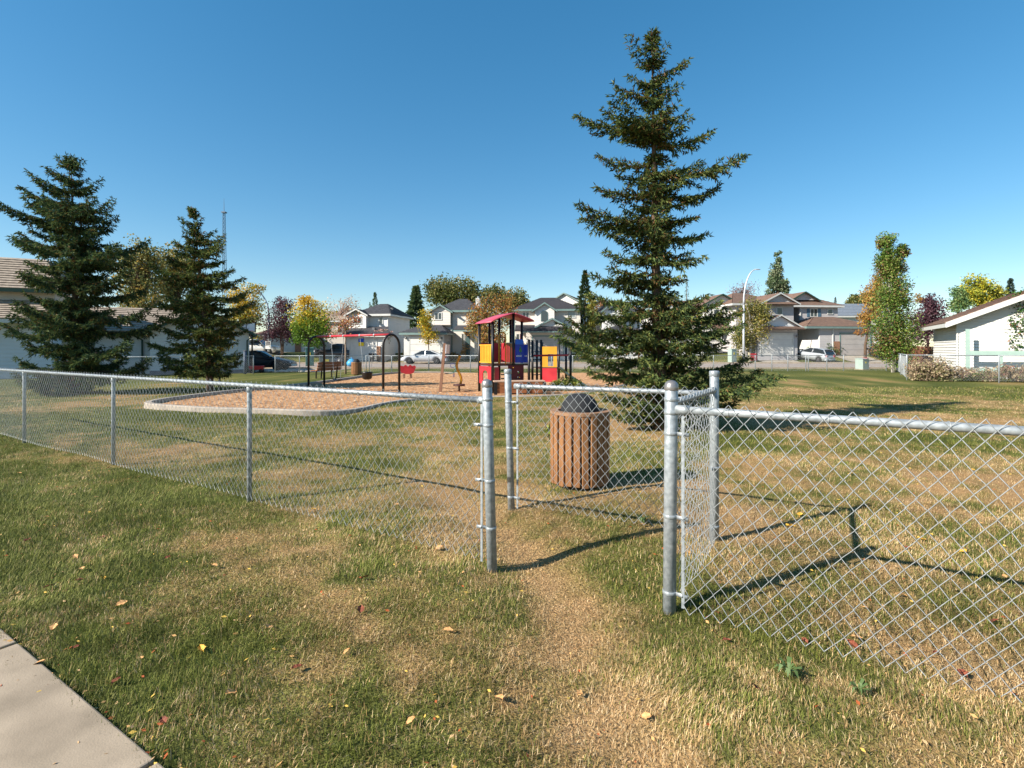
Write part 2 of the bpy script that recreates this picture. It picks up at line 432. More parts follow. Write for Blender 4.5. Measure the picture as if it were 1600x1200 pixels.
def fallen_leaves():
    """big leaves one can pick out: things; a shared mesh for each of three kinds"""
    def leaf_mesh(kind):
        mb = MB(); L = 1.0
        n = 9; top = []; bot = []
        for i in range(n):
            t = i/(n-1); w = 0.34*math.sin(math.pi*min(1, t*1.02))**.8*(1 + .22*math.sin(t*17+kind*2))
            zz = 0.10*math.sin(t*3.0+kind) + .06*t; cl = .10 + .05*kind
            top.append((t*L-.5, w, zz+cl)); bot.append((t*L-.5, -w, zz+cl*.7))
        mid = [(i/(n-1)-.5, 0, .10*math.sin(i/(n-1)*3.0+kind)+.06*i/(n-1)) for i in range(n)]
        vs = top + mid + bot; fs = []
        for i in range(n-1):
            fs += [(i, i+1, n+i+1, n+i), (n+i, n+i+1, 2*n+i+1, 2*n+i)]
        mb.add(vs, fs)
        mb.tube([(-.5, 0, mid[0][2]), (-.62, .02, .03), (-.78, .06, .05)], .012, 4)
        return mb.mesh("fallen_leaf")
    kinds = [("tan", s(206, 160, 104), s(176, 126, 76), "curled tan dry leaf fallen on the grass"),
             ("red", s(136, 72, 46), s(104, 52, 36), "curled red brown leaf fallen on the grass"),
             ("yellow", s(222, 176, 72), s(196, 150, 60), "curled yellow leaf fallen on the grass")]
    meshes = []
    for k, (nm, a, b, lab) in enumerate(kinds):
        me = leaf_mesh(k); me.materials.append(pm("leaf_" + nm, a, b, 4, .7)); meshes.append(me)
    spots = [(151,780,0),(490,800,2),(118,872,0),(30,742,0),(170,734,0),(46,806,0),(73,810,0),(160,845,1),(42,849,1),(128,890,0),(160,904,2),(124,908,1),(75,918,1),
             (335,888,0),(190,947,0),(118,1015,1),(60,1040,0),(220,1030,0),(84,983,0),(315,1015,2),(182,1064,1),(255,1128,1),(569,905,1),(563,956,1),(464,1047,1),(542,1022,0),
             (488,803,0),(592,823,2),(780,1088,0),(642,1128,0),(686,861,0),(1136,1005,1),(1120,960,1),(1258,1004,1),(1332,1012,1),(1463,1026,1),(1504,1060,1),(1338,1002,0),
             (1570,905,0),(1555,975,1),(1408,930,0),(1352,952,0),(1235,826,2),(1250,808,2),(1440,850,2),(1505,868,2),(1330,745,2),(1520,735,2),(1160,720,2),(1418,862,1),(1005,826,0),
             (1062,932,0),(1075,868,0),(310,740,0),(195,733,0),(620,795,0),(700,985,0),(420,985,0),(262,872,1),(360,1085,0),(905,1070,0),(1010,1110,0),(1180,1085,1)]
    for i, (px, py, k) in enumerate(spots):
        x, y = G(px, py)
        o = link("fallen_leaf", meshes[k], None, None, (x, y, gzs(x, y) + 0.022), (random.uniform(-.35, .35), random.uniform(-.35, .35), random.uniform(0, 6.28)))
        sc = random.uniform(.035, .062) if py > 850 else random.uniform(.045, .075); o.scale = (sc, sc*random.uniform(.8, 1.1), sc)
        tag(o, kinds[k][3], "leaf", "fallen leaves on the lawn, " + kinds[k][0])
    # crumbs of dry leaf too small to count
    n = 2600; y = RNG.uniform(1.7, 12, n); x = RNG.uniform(-1.1, 1.1, n)*y
    okk = (fence_side(x, y) > -2.2); x = x[okk]; y = y[okk]; n = len(x)
    ex = RNG.normal(-2.15, .05, 700); al = RNG.uniform(-6, 3, 700); x = np.concatenate([x, FL.x + FN.x*ex + FD.x*al]); y = np.concatenate([y, FL.y + FN.y*ex + FD.y*al]); n = len(x)
    sz = RNG.uniform(.004, .016, n); az = RNG.uniform(0, 6.28, n); z = gz(x, y) + RNG.uniform(.008, .03, n)
    dx, dy = np.cos(az)*sz, np.sin(az)*sz
    V = np.stack([np.stack([x-dx, y-dy, z], -1), np.stack([x+dy*.5, y-dx*.5, z+sz*.4], -1), np.stack([x+dx, y+dy, z+sz*.3], -1), np.stack([x-dy*.5, y+dx*.5, z], -1)], 1)
    pal = np.array([s(200, 156, 100)[:3], s(160, 84, 46)[:3], s(214, 176, 84)[:3], s(182, 150, 110)[:3]])
    C = np.ones((n, 4, 4)); C[:, :, :3] = pal[RNG.integers(0, 4, n)][:, None, :]
    me = np_mesh("leaf_litter", V.reshape(-1, 3), [np.arange(n*4, dtype=np.int32).reshape(-1, 4)], C.reshape(-1, 4))
    tag(link("leaf_litter", me, leaf_mat("litter", .1)), "tiny dry leaf crumbs strewn over the lawn", "leaf litter", kind="stuff")
    # broad-leaved weeds by the fence
    mw = pm("weed_leaf", s(86, 104, 56), s(62, 84, 42), 8, .6)
    for px, py, r, lab in ((1232, 1062, .09, "larger broad leaved green weed in dry grass near the fence foot"), (1342, 1098, .06, "smaller tuft of green weed in dry grass near the fence foot"), (1003, 822, .10, "dark green weed at the foot of the baffle fence mesh")):
        x, y = G(px, py); t = thing("weed", lab, "weed", (x, y, gzs(x, y)))
        for k in range(17):
            a = k*2.4 + random.uniform(-.3, .3); l = r*random.uniform(.35, .95); mbw = MB(); lift = random.uniform(.0, .5)*l
            d = Vector((math.cos(a), math.sin(a), 0)); q = Vector((-d.y, d.x, 0))
            pts = [(0, .004, .0), (.35, .10, .03+lift*.5), (.7, .13, .035+lift*.8), (1, .01, .01+lift*.7)]
            top = [d*l*u + q*l*w + Vector((0, 0, h + .02)) for u, w, h in pts]; bot = [d*l*u - q*l*w + Vector((0, 0, h + .02)) for u, w, h in pts]
            mbw.add(top + bot, [(i, i+1, 5+i, 4+i) for i in range(3)])
            mbw.build("leaf", mw, t)
fallen_leaves()

# ------------------------------------------------------------------ chain link fences
M_galv = pm("galvanised", (.20, .225, .24, 1), (.39, .42, .44, 1), 26, .46, .35, bump=.12, bscale=35, spec=.5)
M_wire = pm("galvanised_wire", (.30, .32, .33, 1), (.42, .44, .45, 1), 30, .45, .3, spec=.5)
M_cap = pm("post_cap_alloy", (.22, .205, .20, 1), (.30, .285, .28, 1), 16, .38, .6, bump=.1, bscale=30)
M_dark = pm("dark_fitting", (.12, .12, .13, 1), (.2, .2, .2, 1), 10, .5, .5)
DW, DH = 0.084, 0.100       # diamond width and height

def chainlink(p0, p1, z0, z1, r=0.0018, off=0.0, ground=True, dw=DW, dh=DH):
    """woven wire between ground points p0,p1 (Vectors); real zigzag wires with mitred bends"""
    p0 = Vector((p0.x, p0.y, 0)); p1 = Vector((p1.x, p1.y, 0)); u = (p1-p0).normalized(); L = (p1-p0).length
    n = Vector((u.y, -u.x, 0))
    if n.y > 0: n = -n                       # towards the camera side
    N = int(L/(dw/2)); J = int(round((z1-z0)/(dh/2)))
    i = np.arange(N)[:, None]; j = np.arange(J+1)[None, :]
    sgn = np.where((i+j) % 2 == 0, 1.0, -1.0)
    jit = RNG.normal(0, .0022, (N, J+1))
    ss = (i+.5)*dw/2 + sgn*dw/4 + jit
    warp = 1 - np.abs(2*j/J-1)**2; ss = ss + warp*.010*np.sin(ss*1.9+.7)*np.sin(j*.5+ss*.6)
    sag = 0.006*np.sin(ss*2.1+1)
    zz = z1 - (J-j)*dh/2 + np.zeros_like(ss) + jit*.6 + sag*(1-j/J)
    nn = off + sgn*r*1.05 + .016*np.sin(ss*1.7+.4)*(1-j/J)*np.minimum(1, ss/.4)*np.minimum(1, np.maximum(0, L-ss)/.4)
    P = np.stack([p0.x + u.x*ss + n.x*nn, p0.y + u.y*ss + n.y*nn, zz], -1)      # N,J+1,3
    U = np.array([u.x, u.y, 0])*r*1.32; Nn = np.array([n.x, n.y, 0])*r
    V = np.stack([P+U, P+Nn, P-U, P-Nn], 2)                                       # N,J+1,4,3
    idx = np.arange(N*(J+1)*4, dtype=np.int32).reshape(N, J+1, 4)
    fs = []
    for k in range(4):
        fs.append(np.stack([idx[:, :-1, k], idx[:, :-1, (k+1) % 4], idx[:, 1:, (k+1) % 4], idx[:, 1:, k]], -1).reshape(-1, 4))
    return np_mesh("chain_link", V.reshape(-1, 3), fs, smooth=True)

def post_mesh(h, r, n=20):
    mb = MB(); mb.lathe([(r, -.25), (r, h-.001), (r*.98, h)], n=n); return mb.mesh("post", True)

def dome_mesh(r):
    mb = MB(); prof = [(r*1.06, -.028), (r*1.09, -.026), (r*1.09, -.004), (r*1.05, 0)]
    for k in range(1, 8):
        a = k/8*math.pi/2; prof.append((r*1.05*math.cos(a), r*.85*math.sin(a)))
    prof.append((.001, r*.86)); mb.lathe(prof, n=20); return mb.mesh("post_cap", True)

def flatcap_mesh(r):
    mb = MB(); mb.lathe([(r*1.06, -.035), (r*1.10, -.033), (r*1.10, .004), (r*1.0, .010), (.001, .013)], n=20); return mb.mesh("post_cap", True)

def terminal_post(parent, p, h, lean=(0, 0), dome=True, r=0.0365):
    z = gzs(p.x, p.y)
    o = link("post", post_mesh(h, r), M_galv, parent, (p.x, p.y, z), (lean[0], lean[1], 0))
    link("post_cap", dome_mesh(r) if dome else flatcap_mesh(r), M_cap if dome else M_galv, o, (0, 0, h))
    return o

def band(parent, p, z, d, r=0.0365, ext=0.075, lean=0.0):
    """flat steel band round a post with an ear that grips the tension bar"""
    mb = MB(); mb.lathe([(r*1.03, -.011), (r*1.07, -.010), (r*1.07, .010), (r*1.03, .011)], n=20)
    d = Vector(d).normalized(); mb.beam(d*(r*.9), d*(r+ext), .008, .022)
    mb.beam(d*(r+ext*.55)+Vector((-d.y, d.x, 0))*.012, d*(r+ext*.55)-Vector((-d.y, d.x, 0))*.012, .012, .012)
    return mb.build("band", M_galv, parent, True, (p.x + math.sin(lean)*z, p.y, z))

def rail(parent, a, b, r=0.021, name="top_rail"):
    mb = MB(); n = 8; pts = [Vector(a).lerp(Vector(b), k/n) for k in range(n+1)]; mb.tube(pts, r, 14)
    return mb.build(name, M_galv, parent, True)

def ties(parent, a, b, n, r=.024):
    mb = MB(); k = 9
    mb.tube([(0, r*math.cos(2*math.pi*q/k), r*math.sin(2*math.pi*q/k)) for q in range(k)] + [(0.012, r*1.2, -.012)], .0019, 5)
    me = mb.mesh("tie", True); me.materials.append(M_wire)
    d = Vector(b)-Vector(a); ang = math.atan2(d.y, d.x)
    for q in range(n):
        p = Vector(a).lerp(Vector(b), (q+.6)/n)
        link("tie", me, None, parent, p, (random.uniform(-.5, .5), 0, ang + random.uniform(-.25, .25)))

def rail_end(parent, p, d, r=.021):
    mb = MB(); d = Vector(d).normalized()
    mb.tube([Vector(p)-d*.004, Vector(p)+d*.05, Vector(p)+d*.075], [r*1.28, r*1.28, r*1.15], 14)
    return mb.build("rail_end", M_dark if False else M_galv, parent, True)

RAILZ = 1.195
def left_fence():
    t = thing("chain_link_fence", "long galvanised chain link fence with three line posts and a domed end post", "fence")
    terminal_post(t, FL, 1.35, (0, R(-1.6)))
    end = FL - FD*13.2
    z0 = RAILZ
    pa = FL - FD*.045; a = (pa.x, pa.y, z0); b = (end.x, end.y, z0 - .0)
    rail(t, a, b); rail_end(t, a, -FD)
    me = post_mesh(1.175, .024, 16); me.materials.append(M_galv)
    mbc = MB(); mbc.lathe([(.027, -.05), (.028, -.045), (.028, 0), (.020, .012)], n=16); mbc.tube([(-.03, 0, .02), (.03, 0, .02)], .0245, 12); loop = mbc.mesh("loop_cap", True); loop.materials.append(M_galv)
    for px in (388, 175.5, 36.5, -160):
        # where the view ray of this post crosses the fence line
        k = (px-800)/F; tt = (FL.x - k*FL.y) / (FD.x - k*FD.y); p = FL - FD*tt
        o = link("line_post", me, None, t, (p.x + FN.x*.012, p.y + FN.y*.012, 0))
        c = link("loop_cap", loop, None, o, (0, 0, 1.175), (0, 0, math.atan2(FD.y, FD.x)))
        for zz in (.3, .6, .9):
            mb = MB(); mb.tube([(.026*math.cos(q), .026*math.sin(q), 0) for q in np.linspace(0, 5.6, 9)], .0019, 5); mb.build("tie", M_wire, t, True, (p.x + FN.x*.012, p.y + FN.y*.012, zz+random.uniform(-.05, .05)))
    ties(t, a, b, 26)
    ma = end; mbp = FL - FD*.072
    link("chain_link_mesh", chainlink(ma, mbp, .03, RAILZ+.045, .0018, .026), M_wire, t)
    q = FL - FD*.075
    mb = MB(); mb.box(-.009, .009, -.003, .003, .03, 1.17); o = mb.build("tension_bar", M_galv, t, False, (q.x-FN.x*.024, q.y-FN.y*.024, 0)); o.rotation_euler = (0, 0, math.atan2(FD.y, FD.x))
    for zz in (.28, .62, 1.02): band(t, FL, zz, -FD - FN*.25, lean=R(-1.6))
    # collar where the rail meets the post
    mb = MB(); mb.lathe([(.0375, -.012), (.040, -.01), (.040, .01), (.0375, .012)], n=20); mb.build("brace_band", M_galv, t, True, (FL.x + math.sin(R(-1.6))*RAILZ, FL.y, RAILZ+.012))

def right_fence():
    t = thing("chain_link_fence", "chain link fence run leaving the taller domed post beside the gap, mesh pale and close", "fence")
    terminal_post(t, FR, 1.375, (0, R(.5)), True, .0385)
    end = FR + FD*4.4; a = FR + FD*.045
    a = (a.x, a.y, RAILZ+.010); b = (end.x, end.y, RAILZ-.0)
    rail(t, a, b, .0225); rail_end(t, a, FD, .0225); ties(t, a, b, 9, .026)
    q = FR + FD*.085
    link("chain_link_mesh", chainlink(FR + FD*.085, end, .02, RAILZ+.055, .0021, .028), M_wire, t)
    mb = MB(); mb.box(-.009, .009, -.003, .003, .03, 1.17); o = mb.build("tension_bar", M_galv, t, False, (q.x-FN.x*.02, q.y-FN.y*.02, 0)); o.rotation_euler = (0, 0, math.atan2(FD.y, FD.x))
    for zz in (.10, .56, 1.06): band(t, FR, zz, FD - FN*.2, .0385, lean=R(.5))
    for zz in (RAILZ-.01, RAILZ+.07): 
        mb = MB(); mb.lathe([(.0395, -.012), (.042, -.01), (.042, .01), (.0395, .012)], n=20); mb.build("brace_band", M_galv, t, True, (FR.x + math.sin(R(.5))*zz, FR.y, zz))
    p = FR + FD*3.05
    link("line_post", post_mesh(1.175, .024, 16), M_galv, t, (p.x + FN.x*.012, p.y + FN.y*.012, 0))

def baffle():
    t = thing("baffle_fence", "short L shaped chain link baffle standing behind the fence gap", "fence")
    terminal_post(t, BL, 1.37, (0, R(-1.5)), False, .034)
    terminal_post(t, BR, 1.375, (0, 0), False, .036)
    d = (BR-BL).normalized(); zl, zr = 1.205, 1.205
    a = BL + d*.04; b = BR - d*.04
    rail(t, (a.x, a.y, zl), (b.x, b.y, zr)); rail_end(t, (a.x, a.y, zl), d); ties(t, (a.x, a.y, zl), (b.x, b.y, zr), 6)
    link("chain_link_mesh", chainlink(BL + d*.075, BR - d*.07, .045, zl+.05, .0019, .026), M_wire, t)
    q = BL + d*.075
    nn = Vector((d.y, -d.x, 0))
    mb = MB(); mb.box(-.009, .009, -.003, .003, .02, 1.18); o = mb.build("tension_bar", M_galv, t, False, (q.x+nn.x*.02, q.y+nn.y*.02, 0)); o.rotation_euler = (0, 0, math.atan2(d.y, d.x))
    for zz in (.12, .60, 1.05): band(t, BL, zz, d + nn*.2, .034, lean=R(-1.5))
    # side panel from the front right post back to the rear right post
    e = (BR-FR).normalized(); a = FR + e*.05; b = BR - e*.045; z = 1.235
    rail(t, (a.x, a.y, z), (b.x, b.y, z), .022, "side_rail"); rail_end(t, (b.x, b.y, z), -e, .022); ties(t, (a.x, a.y, z), (b.x, b.y, z), 4, .025)
    link("chain_link_mesh", chainlink(FR + e*.09, BR - e*.07, .045, z+.04, .0019, .026), M_wire, t)
    q = FR + e*.09
    mb = MB(); mb.box(-.009, .009, -.003, .003, .03, 1.19); o = mb.build("tension_bar", M_galv, t, False, (q.x, q.y, 0)); o.rotation_euler = (0, 0, math.atan2(e.y, e.x))
    for zz in (.12, .60, 1.05): band(t, BR, zz, -e, .036)
left_fence(); right_fence(); baffle()

def park_fence(label, pts, posts, h=1.13, gates=()):
    """distant low chain link fence along ground points"""
    t = thing("chain_link_fence", label, "fence")
    me = post_mesh(h, .032, 8); me.materials.append(M_galv)
    for a, b in zip(pts[:-1], pts[1:]):
        a = Vector((a[0], a[1], 0)); b = Vector((b[0], b[1], 0))
        mb = MB(); mb.tube([a+Vector((0, 0, h-.02)), b+Vector((0, 0, h-.02))], .022, 6); mb.build("top_rail", M_galv, t, True)
        link("chain_link_mesh", chainlink(a, b, .05, h, .0021, .03, dw=.10, dh=.12), M_wire, t)
    for x, y in posts: link("post", me, None, t, (x, y, 0))
    return t
fx0, fy0 = XP(430, 33.4), 33.4; fx1, fy1 = XP(1385, 36.2), 36.2
def on_far(px):
    k = (px-800)/F; dx, dy = fx1-fx0, fy1-fy0; tt = (k*fy0 - fx0)/(dx - k*dy); return (fx0+dx*tt, fy0+dy*tt)
park_fence("low far chain link fence along the road behind the playground", [(fx0, fy0), on_far(572), on_far(577), (fx1, fy1)],
           [on_far(p) for p in (430, 468, 520, 572, 577, 612, 670, 735, 800, 862, 895, 930, 985, 1050, 1115, 1180, 1206, 1231, 1259, 1263, 1292, 1318, 1385)])
c1 = G(1417, 594); c2 = G(1561, 598.5); c3 = (c2[0]+7.5, c2[1]-1.0)
park_fence("chain link fence round the garden of the white garage with the dry shrubs", [(fx1+.4, fy1-.4), c1, c2, c3], [(fx1+.4, fy1-.4), ((fx1+.4+c1[0])/2, (fy1-.4+c1[1])/2), c1, c2, (c3[0], c3[1])], 1.28)
# wire fence along the left gardens
lf0 = (XP(150, 27), 27.0); lf1 = (XP(396, 31.6), 31.6)
park_fence("low wire fence in front of the white gabled garage", [lf0, lf1], [lf0, ((lf0[0]+lf1[0])/2, (lf0[1]+lf1[1])/2), lf1], 1.15)

# ------------------------------------------------------------------ litter bins with wooden slats
M_wood = pm("stained_wood", s(150, 106, 66), s(110, 74, 46), 3, .65, bump=.3, bscale=18, stretch=(14, 14, .8))
M_wood2 = pm("bench_wood", s(150, 92, 54), s(118, 70, 42), 3, .7, bump=.2, bscale=18, stretch=(2, 9, 9))
M_blackp = pm("black_plastic", s(44, 47, 52), s(34, 36, 40), 8, .45)
M_black = pm("black_paint", s(22, 21, 22), s(32, 28, 28), 8, .4)
def litter_bin(label, x, y, r=.315, h=.83, n=22):
    t = thing("litter_bin", label, "litter bin", (x, y, gzs(x, y)), .2)
    w = 2*math.pi*r/n*.80
    mb = MB(); mb.box(-w/2, w/2, -.019, .019, .05, h); me = mb.mesh("slat"); me.materials.append(M_wood)
    for k in range(n):
        a = 2*math.pi*k/n
        o = link("slat", me, None, t, (r*math.cos(a), r*math.sin(a), random.uniform(-.014, .008)), (random.uniform(-.006, .006), random.uniform(-.008, .008), a-math.pi/2+random.uniform(-.09, .09)))
        bv = o.modifiers.new("bevel", 'BEVEL'); bv.width = .005; bv.segments = 1
    MB().lathe([(r*.90, .045), (r*.92, .05), (r*.92, h-.02), (r*.88, h-.018)], n=28).build("liner", M_blackp, t, True)
    # wooden rim
    mb = MB(); nn = 28; vs = []; fs = []
    for k in range(nn):
        a = 2*math.pi*k/nn; c, q = math.cos(a), math.sin(a)
        vs += [(c*r*.80, q*r*.80, h-.03), (c*r*1.085, q*r*1.085, h-.03+.031), (c*r*1.085, q*r*1.085, h+.035), (c*r*.80, q*r*.80, h+.035)]
    for k in range(nn):
        for m in range(4): fs.append((k*4+m, k*4+(m+1) % 4, ((k+1) % nn)*4+(m+1) % 4, ((k+1) % nn)*4+m))
    mb.add(vs, fs); mb.build("rim", pm("rim_wood", s(146, 112, 84), s(124, 92, 68), 6, .75, bump=.2, bscale=40), t)
    lid = MB().lathe([(r*.70, h-.06), (r*.70, h+.045), (r*.68, h+.07), (r*.62, h+.12), (r*.53, h+.165), (r*.40, h+.20), (r*.22, h+.222), (.001, h+.228)], n=24).build("lid", pm("black_lid", s(32, 34, 38), s(24, 26, 29), 8, .8), t, True)
    MB().lathe([(r*.5, 0), (r*.5, .05), (r*.3, .05)], n=18).build("foot", M_black, t)
    return t
bx, by = G(906, 758)
litter_bin("wooden slatted litter bin with black domed lid behind the baffle mesh", bx, by)

# ------------------------------------------------------------------ playground ground and border
M_chip = pm("wood_chip_bed", s(190, 148, 106), s(158, 116, 80), 5, .95, bump=.8, bscale=45, detail=9)
def playground_bed():
    me = bpy.data.meshes.new("playground_bed")
    cx = sum(p[0] for p in PLAY)/len(PLAY); cy = sum(p[1] for p in PLAY)/len(PLAY)
    import bmesh
    bm = bmesh.new(); vs = [bm.verts.new((p[0], p[1], .035)) for p in PLAY]
    f = bm.faces.new(vs); bmesh.ops.triangulate(bm, faces=[f]); bm.to_mesh(me); bm.free()
    tag(link("playground_bed", me, M_chip), kind="structure")
    # loose chips on top
    n = 26000; x = RNG.uniform(-13, 8, n); y = 12 + 20*RNG.random(n)**1.7; ok = in_poly(x, y, PLAY); x = x[ok]; y = y[ok]; n = len(x)
    sz = RNG.uniform(.02, .055, n); az = RNG.uniform(0, 6.28, n); tl = RNG.uniform(-.5, .5, n); z = .045 + RNG.uniform(0, .02, n)
    dx, dy = np.cos(az)*sz, np.sin(az)*sz
    V = np.stack([np.stack([x-dx-dy*.35, y-dy+dx*.35, z-tl*sz*.4], -1), np.stack([x-dx+dy*.35, y-dy-dx*.35, z-tl*sz*.4+.008], -1), np.stack([x+dx+dy*.35, y+dy-dx*.35, z+tl*sz*.5], -1), np.stack([x+dx-dy*.35, y+dy+dx*.35, z+tl*sz*.5], -1)], 1)
    pal = np.array([s(204, 162, 118)[:3], s(172, 124, 84)[:3], s(188, 144, 100)[:3], s(142, 98, 66)[:3], s(208, 174, 136)[:3]])
    C = np.ones((n, 4, 4)); C[:, :, :3] = pal[RNG.integers(0, 5, n)][:, None, :]
    me = np_mesh("wood_chips", V.reshape(-1, 3), [np.arange(n*4, dtype=np.int32).reshape(-1, 4)], C.reshape(-1, 4))
    tag(link("wood_chips", me, leaf_mat("chips", .0, .85)), "loose tan wood chips spread over the playground", "wood chips", kind="stuff")
    # concrete border: continuous kerb
    n = len(PLAY); vs = []; fs = []; hh = .17; w = .09
    for i in range(n):
        p = Vector((*PLAY[i], 0)); a = Vector((*PLAY[i-1], 0)); b = Vector((*PLAY[(i+1) % n], 0)); d = (b-a).normalized(); q = Vector((d.y, -d.x, 0))*w; hh = .035 + .105*(1-float(sstep(-5.5, -2.5, p.x)))
        vs += [p-q+Vector((0, 0, -.05)), p-q+Vector((0, 0, hh-.02)), p-q*.75+Vector((0, 0, hh)), p+q*.75+Vector((0, 0, hh)), p+q+Vector((0, 0, hh-.02)), p+q+Vector((0, 0, -.05))]
    for i in range(n):
        for k in range(5): fs.append((i*6+k, i*6+k+1, ((i+1) % n)*6+k+1, ((i+1) % n)*6+k))
    mb = MB(); mb.add(vs, fs); tag(mb.build("playground_border", pm("border_concrete", s(168, 156, 142), s(140, 130, 120), 3, .85, bump=.3, bscale=50)), kind="structure")
playground_bed()

# ------------------------------------------------------------------ playground things
PZ = 0.04
M_red = pm("red_plastic", s(184, 50, 58), s(164, 38, 48), 3, .4)
M_pinkroof = pm("faded_red_roof", s(180, 78, 96), s(166, 66, 84), 2, .5)
M_yel = pm("yellow_plastic", s(200, 148, 44), s(184, 130, 34), 3, .4)
M_blue = pm("blue_plastic", s(24, 60, 176), s(18, 46, 150), 3, .35)
M_blueL = pm("blue_hood", s(30, 104, 214), s(26, 92, 196), 3, .35)
M_deck = pm("brown_deck", s(84, 50, 40), s(66, 38, 32), 8, .6)
M_maroon = pm("maroon_panel", s(104, 24, 34), s(84, 20, 28), 5, .5)
M_greenp = pm("green_mark", s(70, 130, 60), s(60, 116, 52), 5, .5)
M_white = pm("white_paint", s(226, 224, 220), s(214, 212, 208), 3, .55)

def swing_set():
    A = Vector((XP(494.5, 20.6), 20.6, 0)); B = Vector((XP(611.5, 17.6), 17.6, 0)); d = (B-A).normalized(); n = Vector((-d.y, d.x, 0))
    t = thing("swing_set", "swing set with two black arched frames and a red top beam", "swing set", (A.x, A.y, PZ))
    htop = 2.02
    for base in (Vector((0, 0, 0)), B-A):
        pts = [base - n*.34 + Vector((0, 0, -.2))]
        for k in range(0, 13):
            a = math.pi*k/12; pts.append(base - n*.34*math.cos(a) + Vector((0, 0, htop-.38 + .38*math.sin(a))))
        pts.append(base + n*.34 + Vector((0, 0, -.2)))
        MB().tube(pts, .043, 10).build("arch_frame", M_black, t, True)
    a = Vector((0, 0, htop)); b = (B-A) + Vector((0, 0, htop))
    mb = MB(); mb.tube([a, b], .040, 12); mb.build("top_beam", M_red, t, True)
    L = (B-A).length
    for k, u in enumerate((.22, .40, .62, .80)):
        p = a.lerp(b, u); mb = MB(); mb.tube([p-d*.03, p+d*.03], .050, 12); mb.tube([p, p-Vector((0, 0, .12))], .014, 6); mb.build("hanger", M_galv, t, True)
    for (u0, u1, kind) in ((.22, .40, 0), (.62, .80, 1)):
        p0 = a.lerp(b, u0); p1 = a.lerp(b, u1); zs = .42 if kind else .36
        mid = (p0+p1)/2; q0 = mid - d*.2; q1 = mid + d*.2; q0.z = q1.z = zs + .28*kind
        for pa, qa in ((p0, q0), (p1, q1)): MB().tube([pa-Vector((0, 0, .1)), qa], .008, 5).build("chain", M_galv, t)
        mb = MB()
        if kind:
            mb.lathe([(.10, 0), (.17, .05), (.19, .24), (.20, .28), (.17, .28), (.15, .1)], (mid.x, mid.y, zs), 14); mb.build("bucket_seat", M_black, t, True)
        else:
            pts = [mid + d*(x) + Vector((0, 0, zs - mid.z - .06*(1-(x/.2)**2))) for x in (-.2, -.1, 0, .1, .2)]
            for i in range(4): mb.beam(pts[i], pts[i+1], .15, .02)
            mb.build("belt_seat", M_black, t)
swing_set()

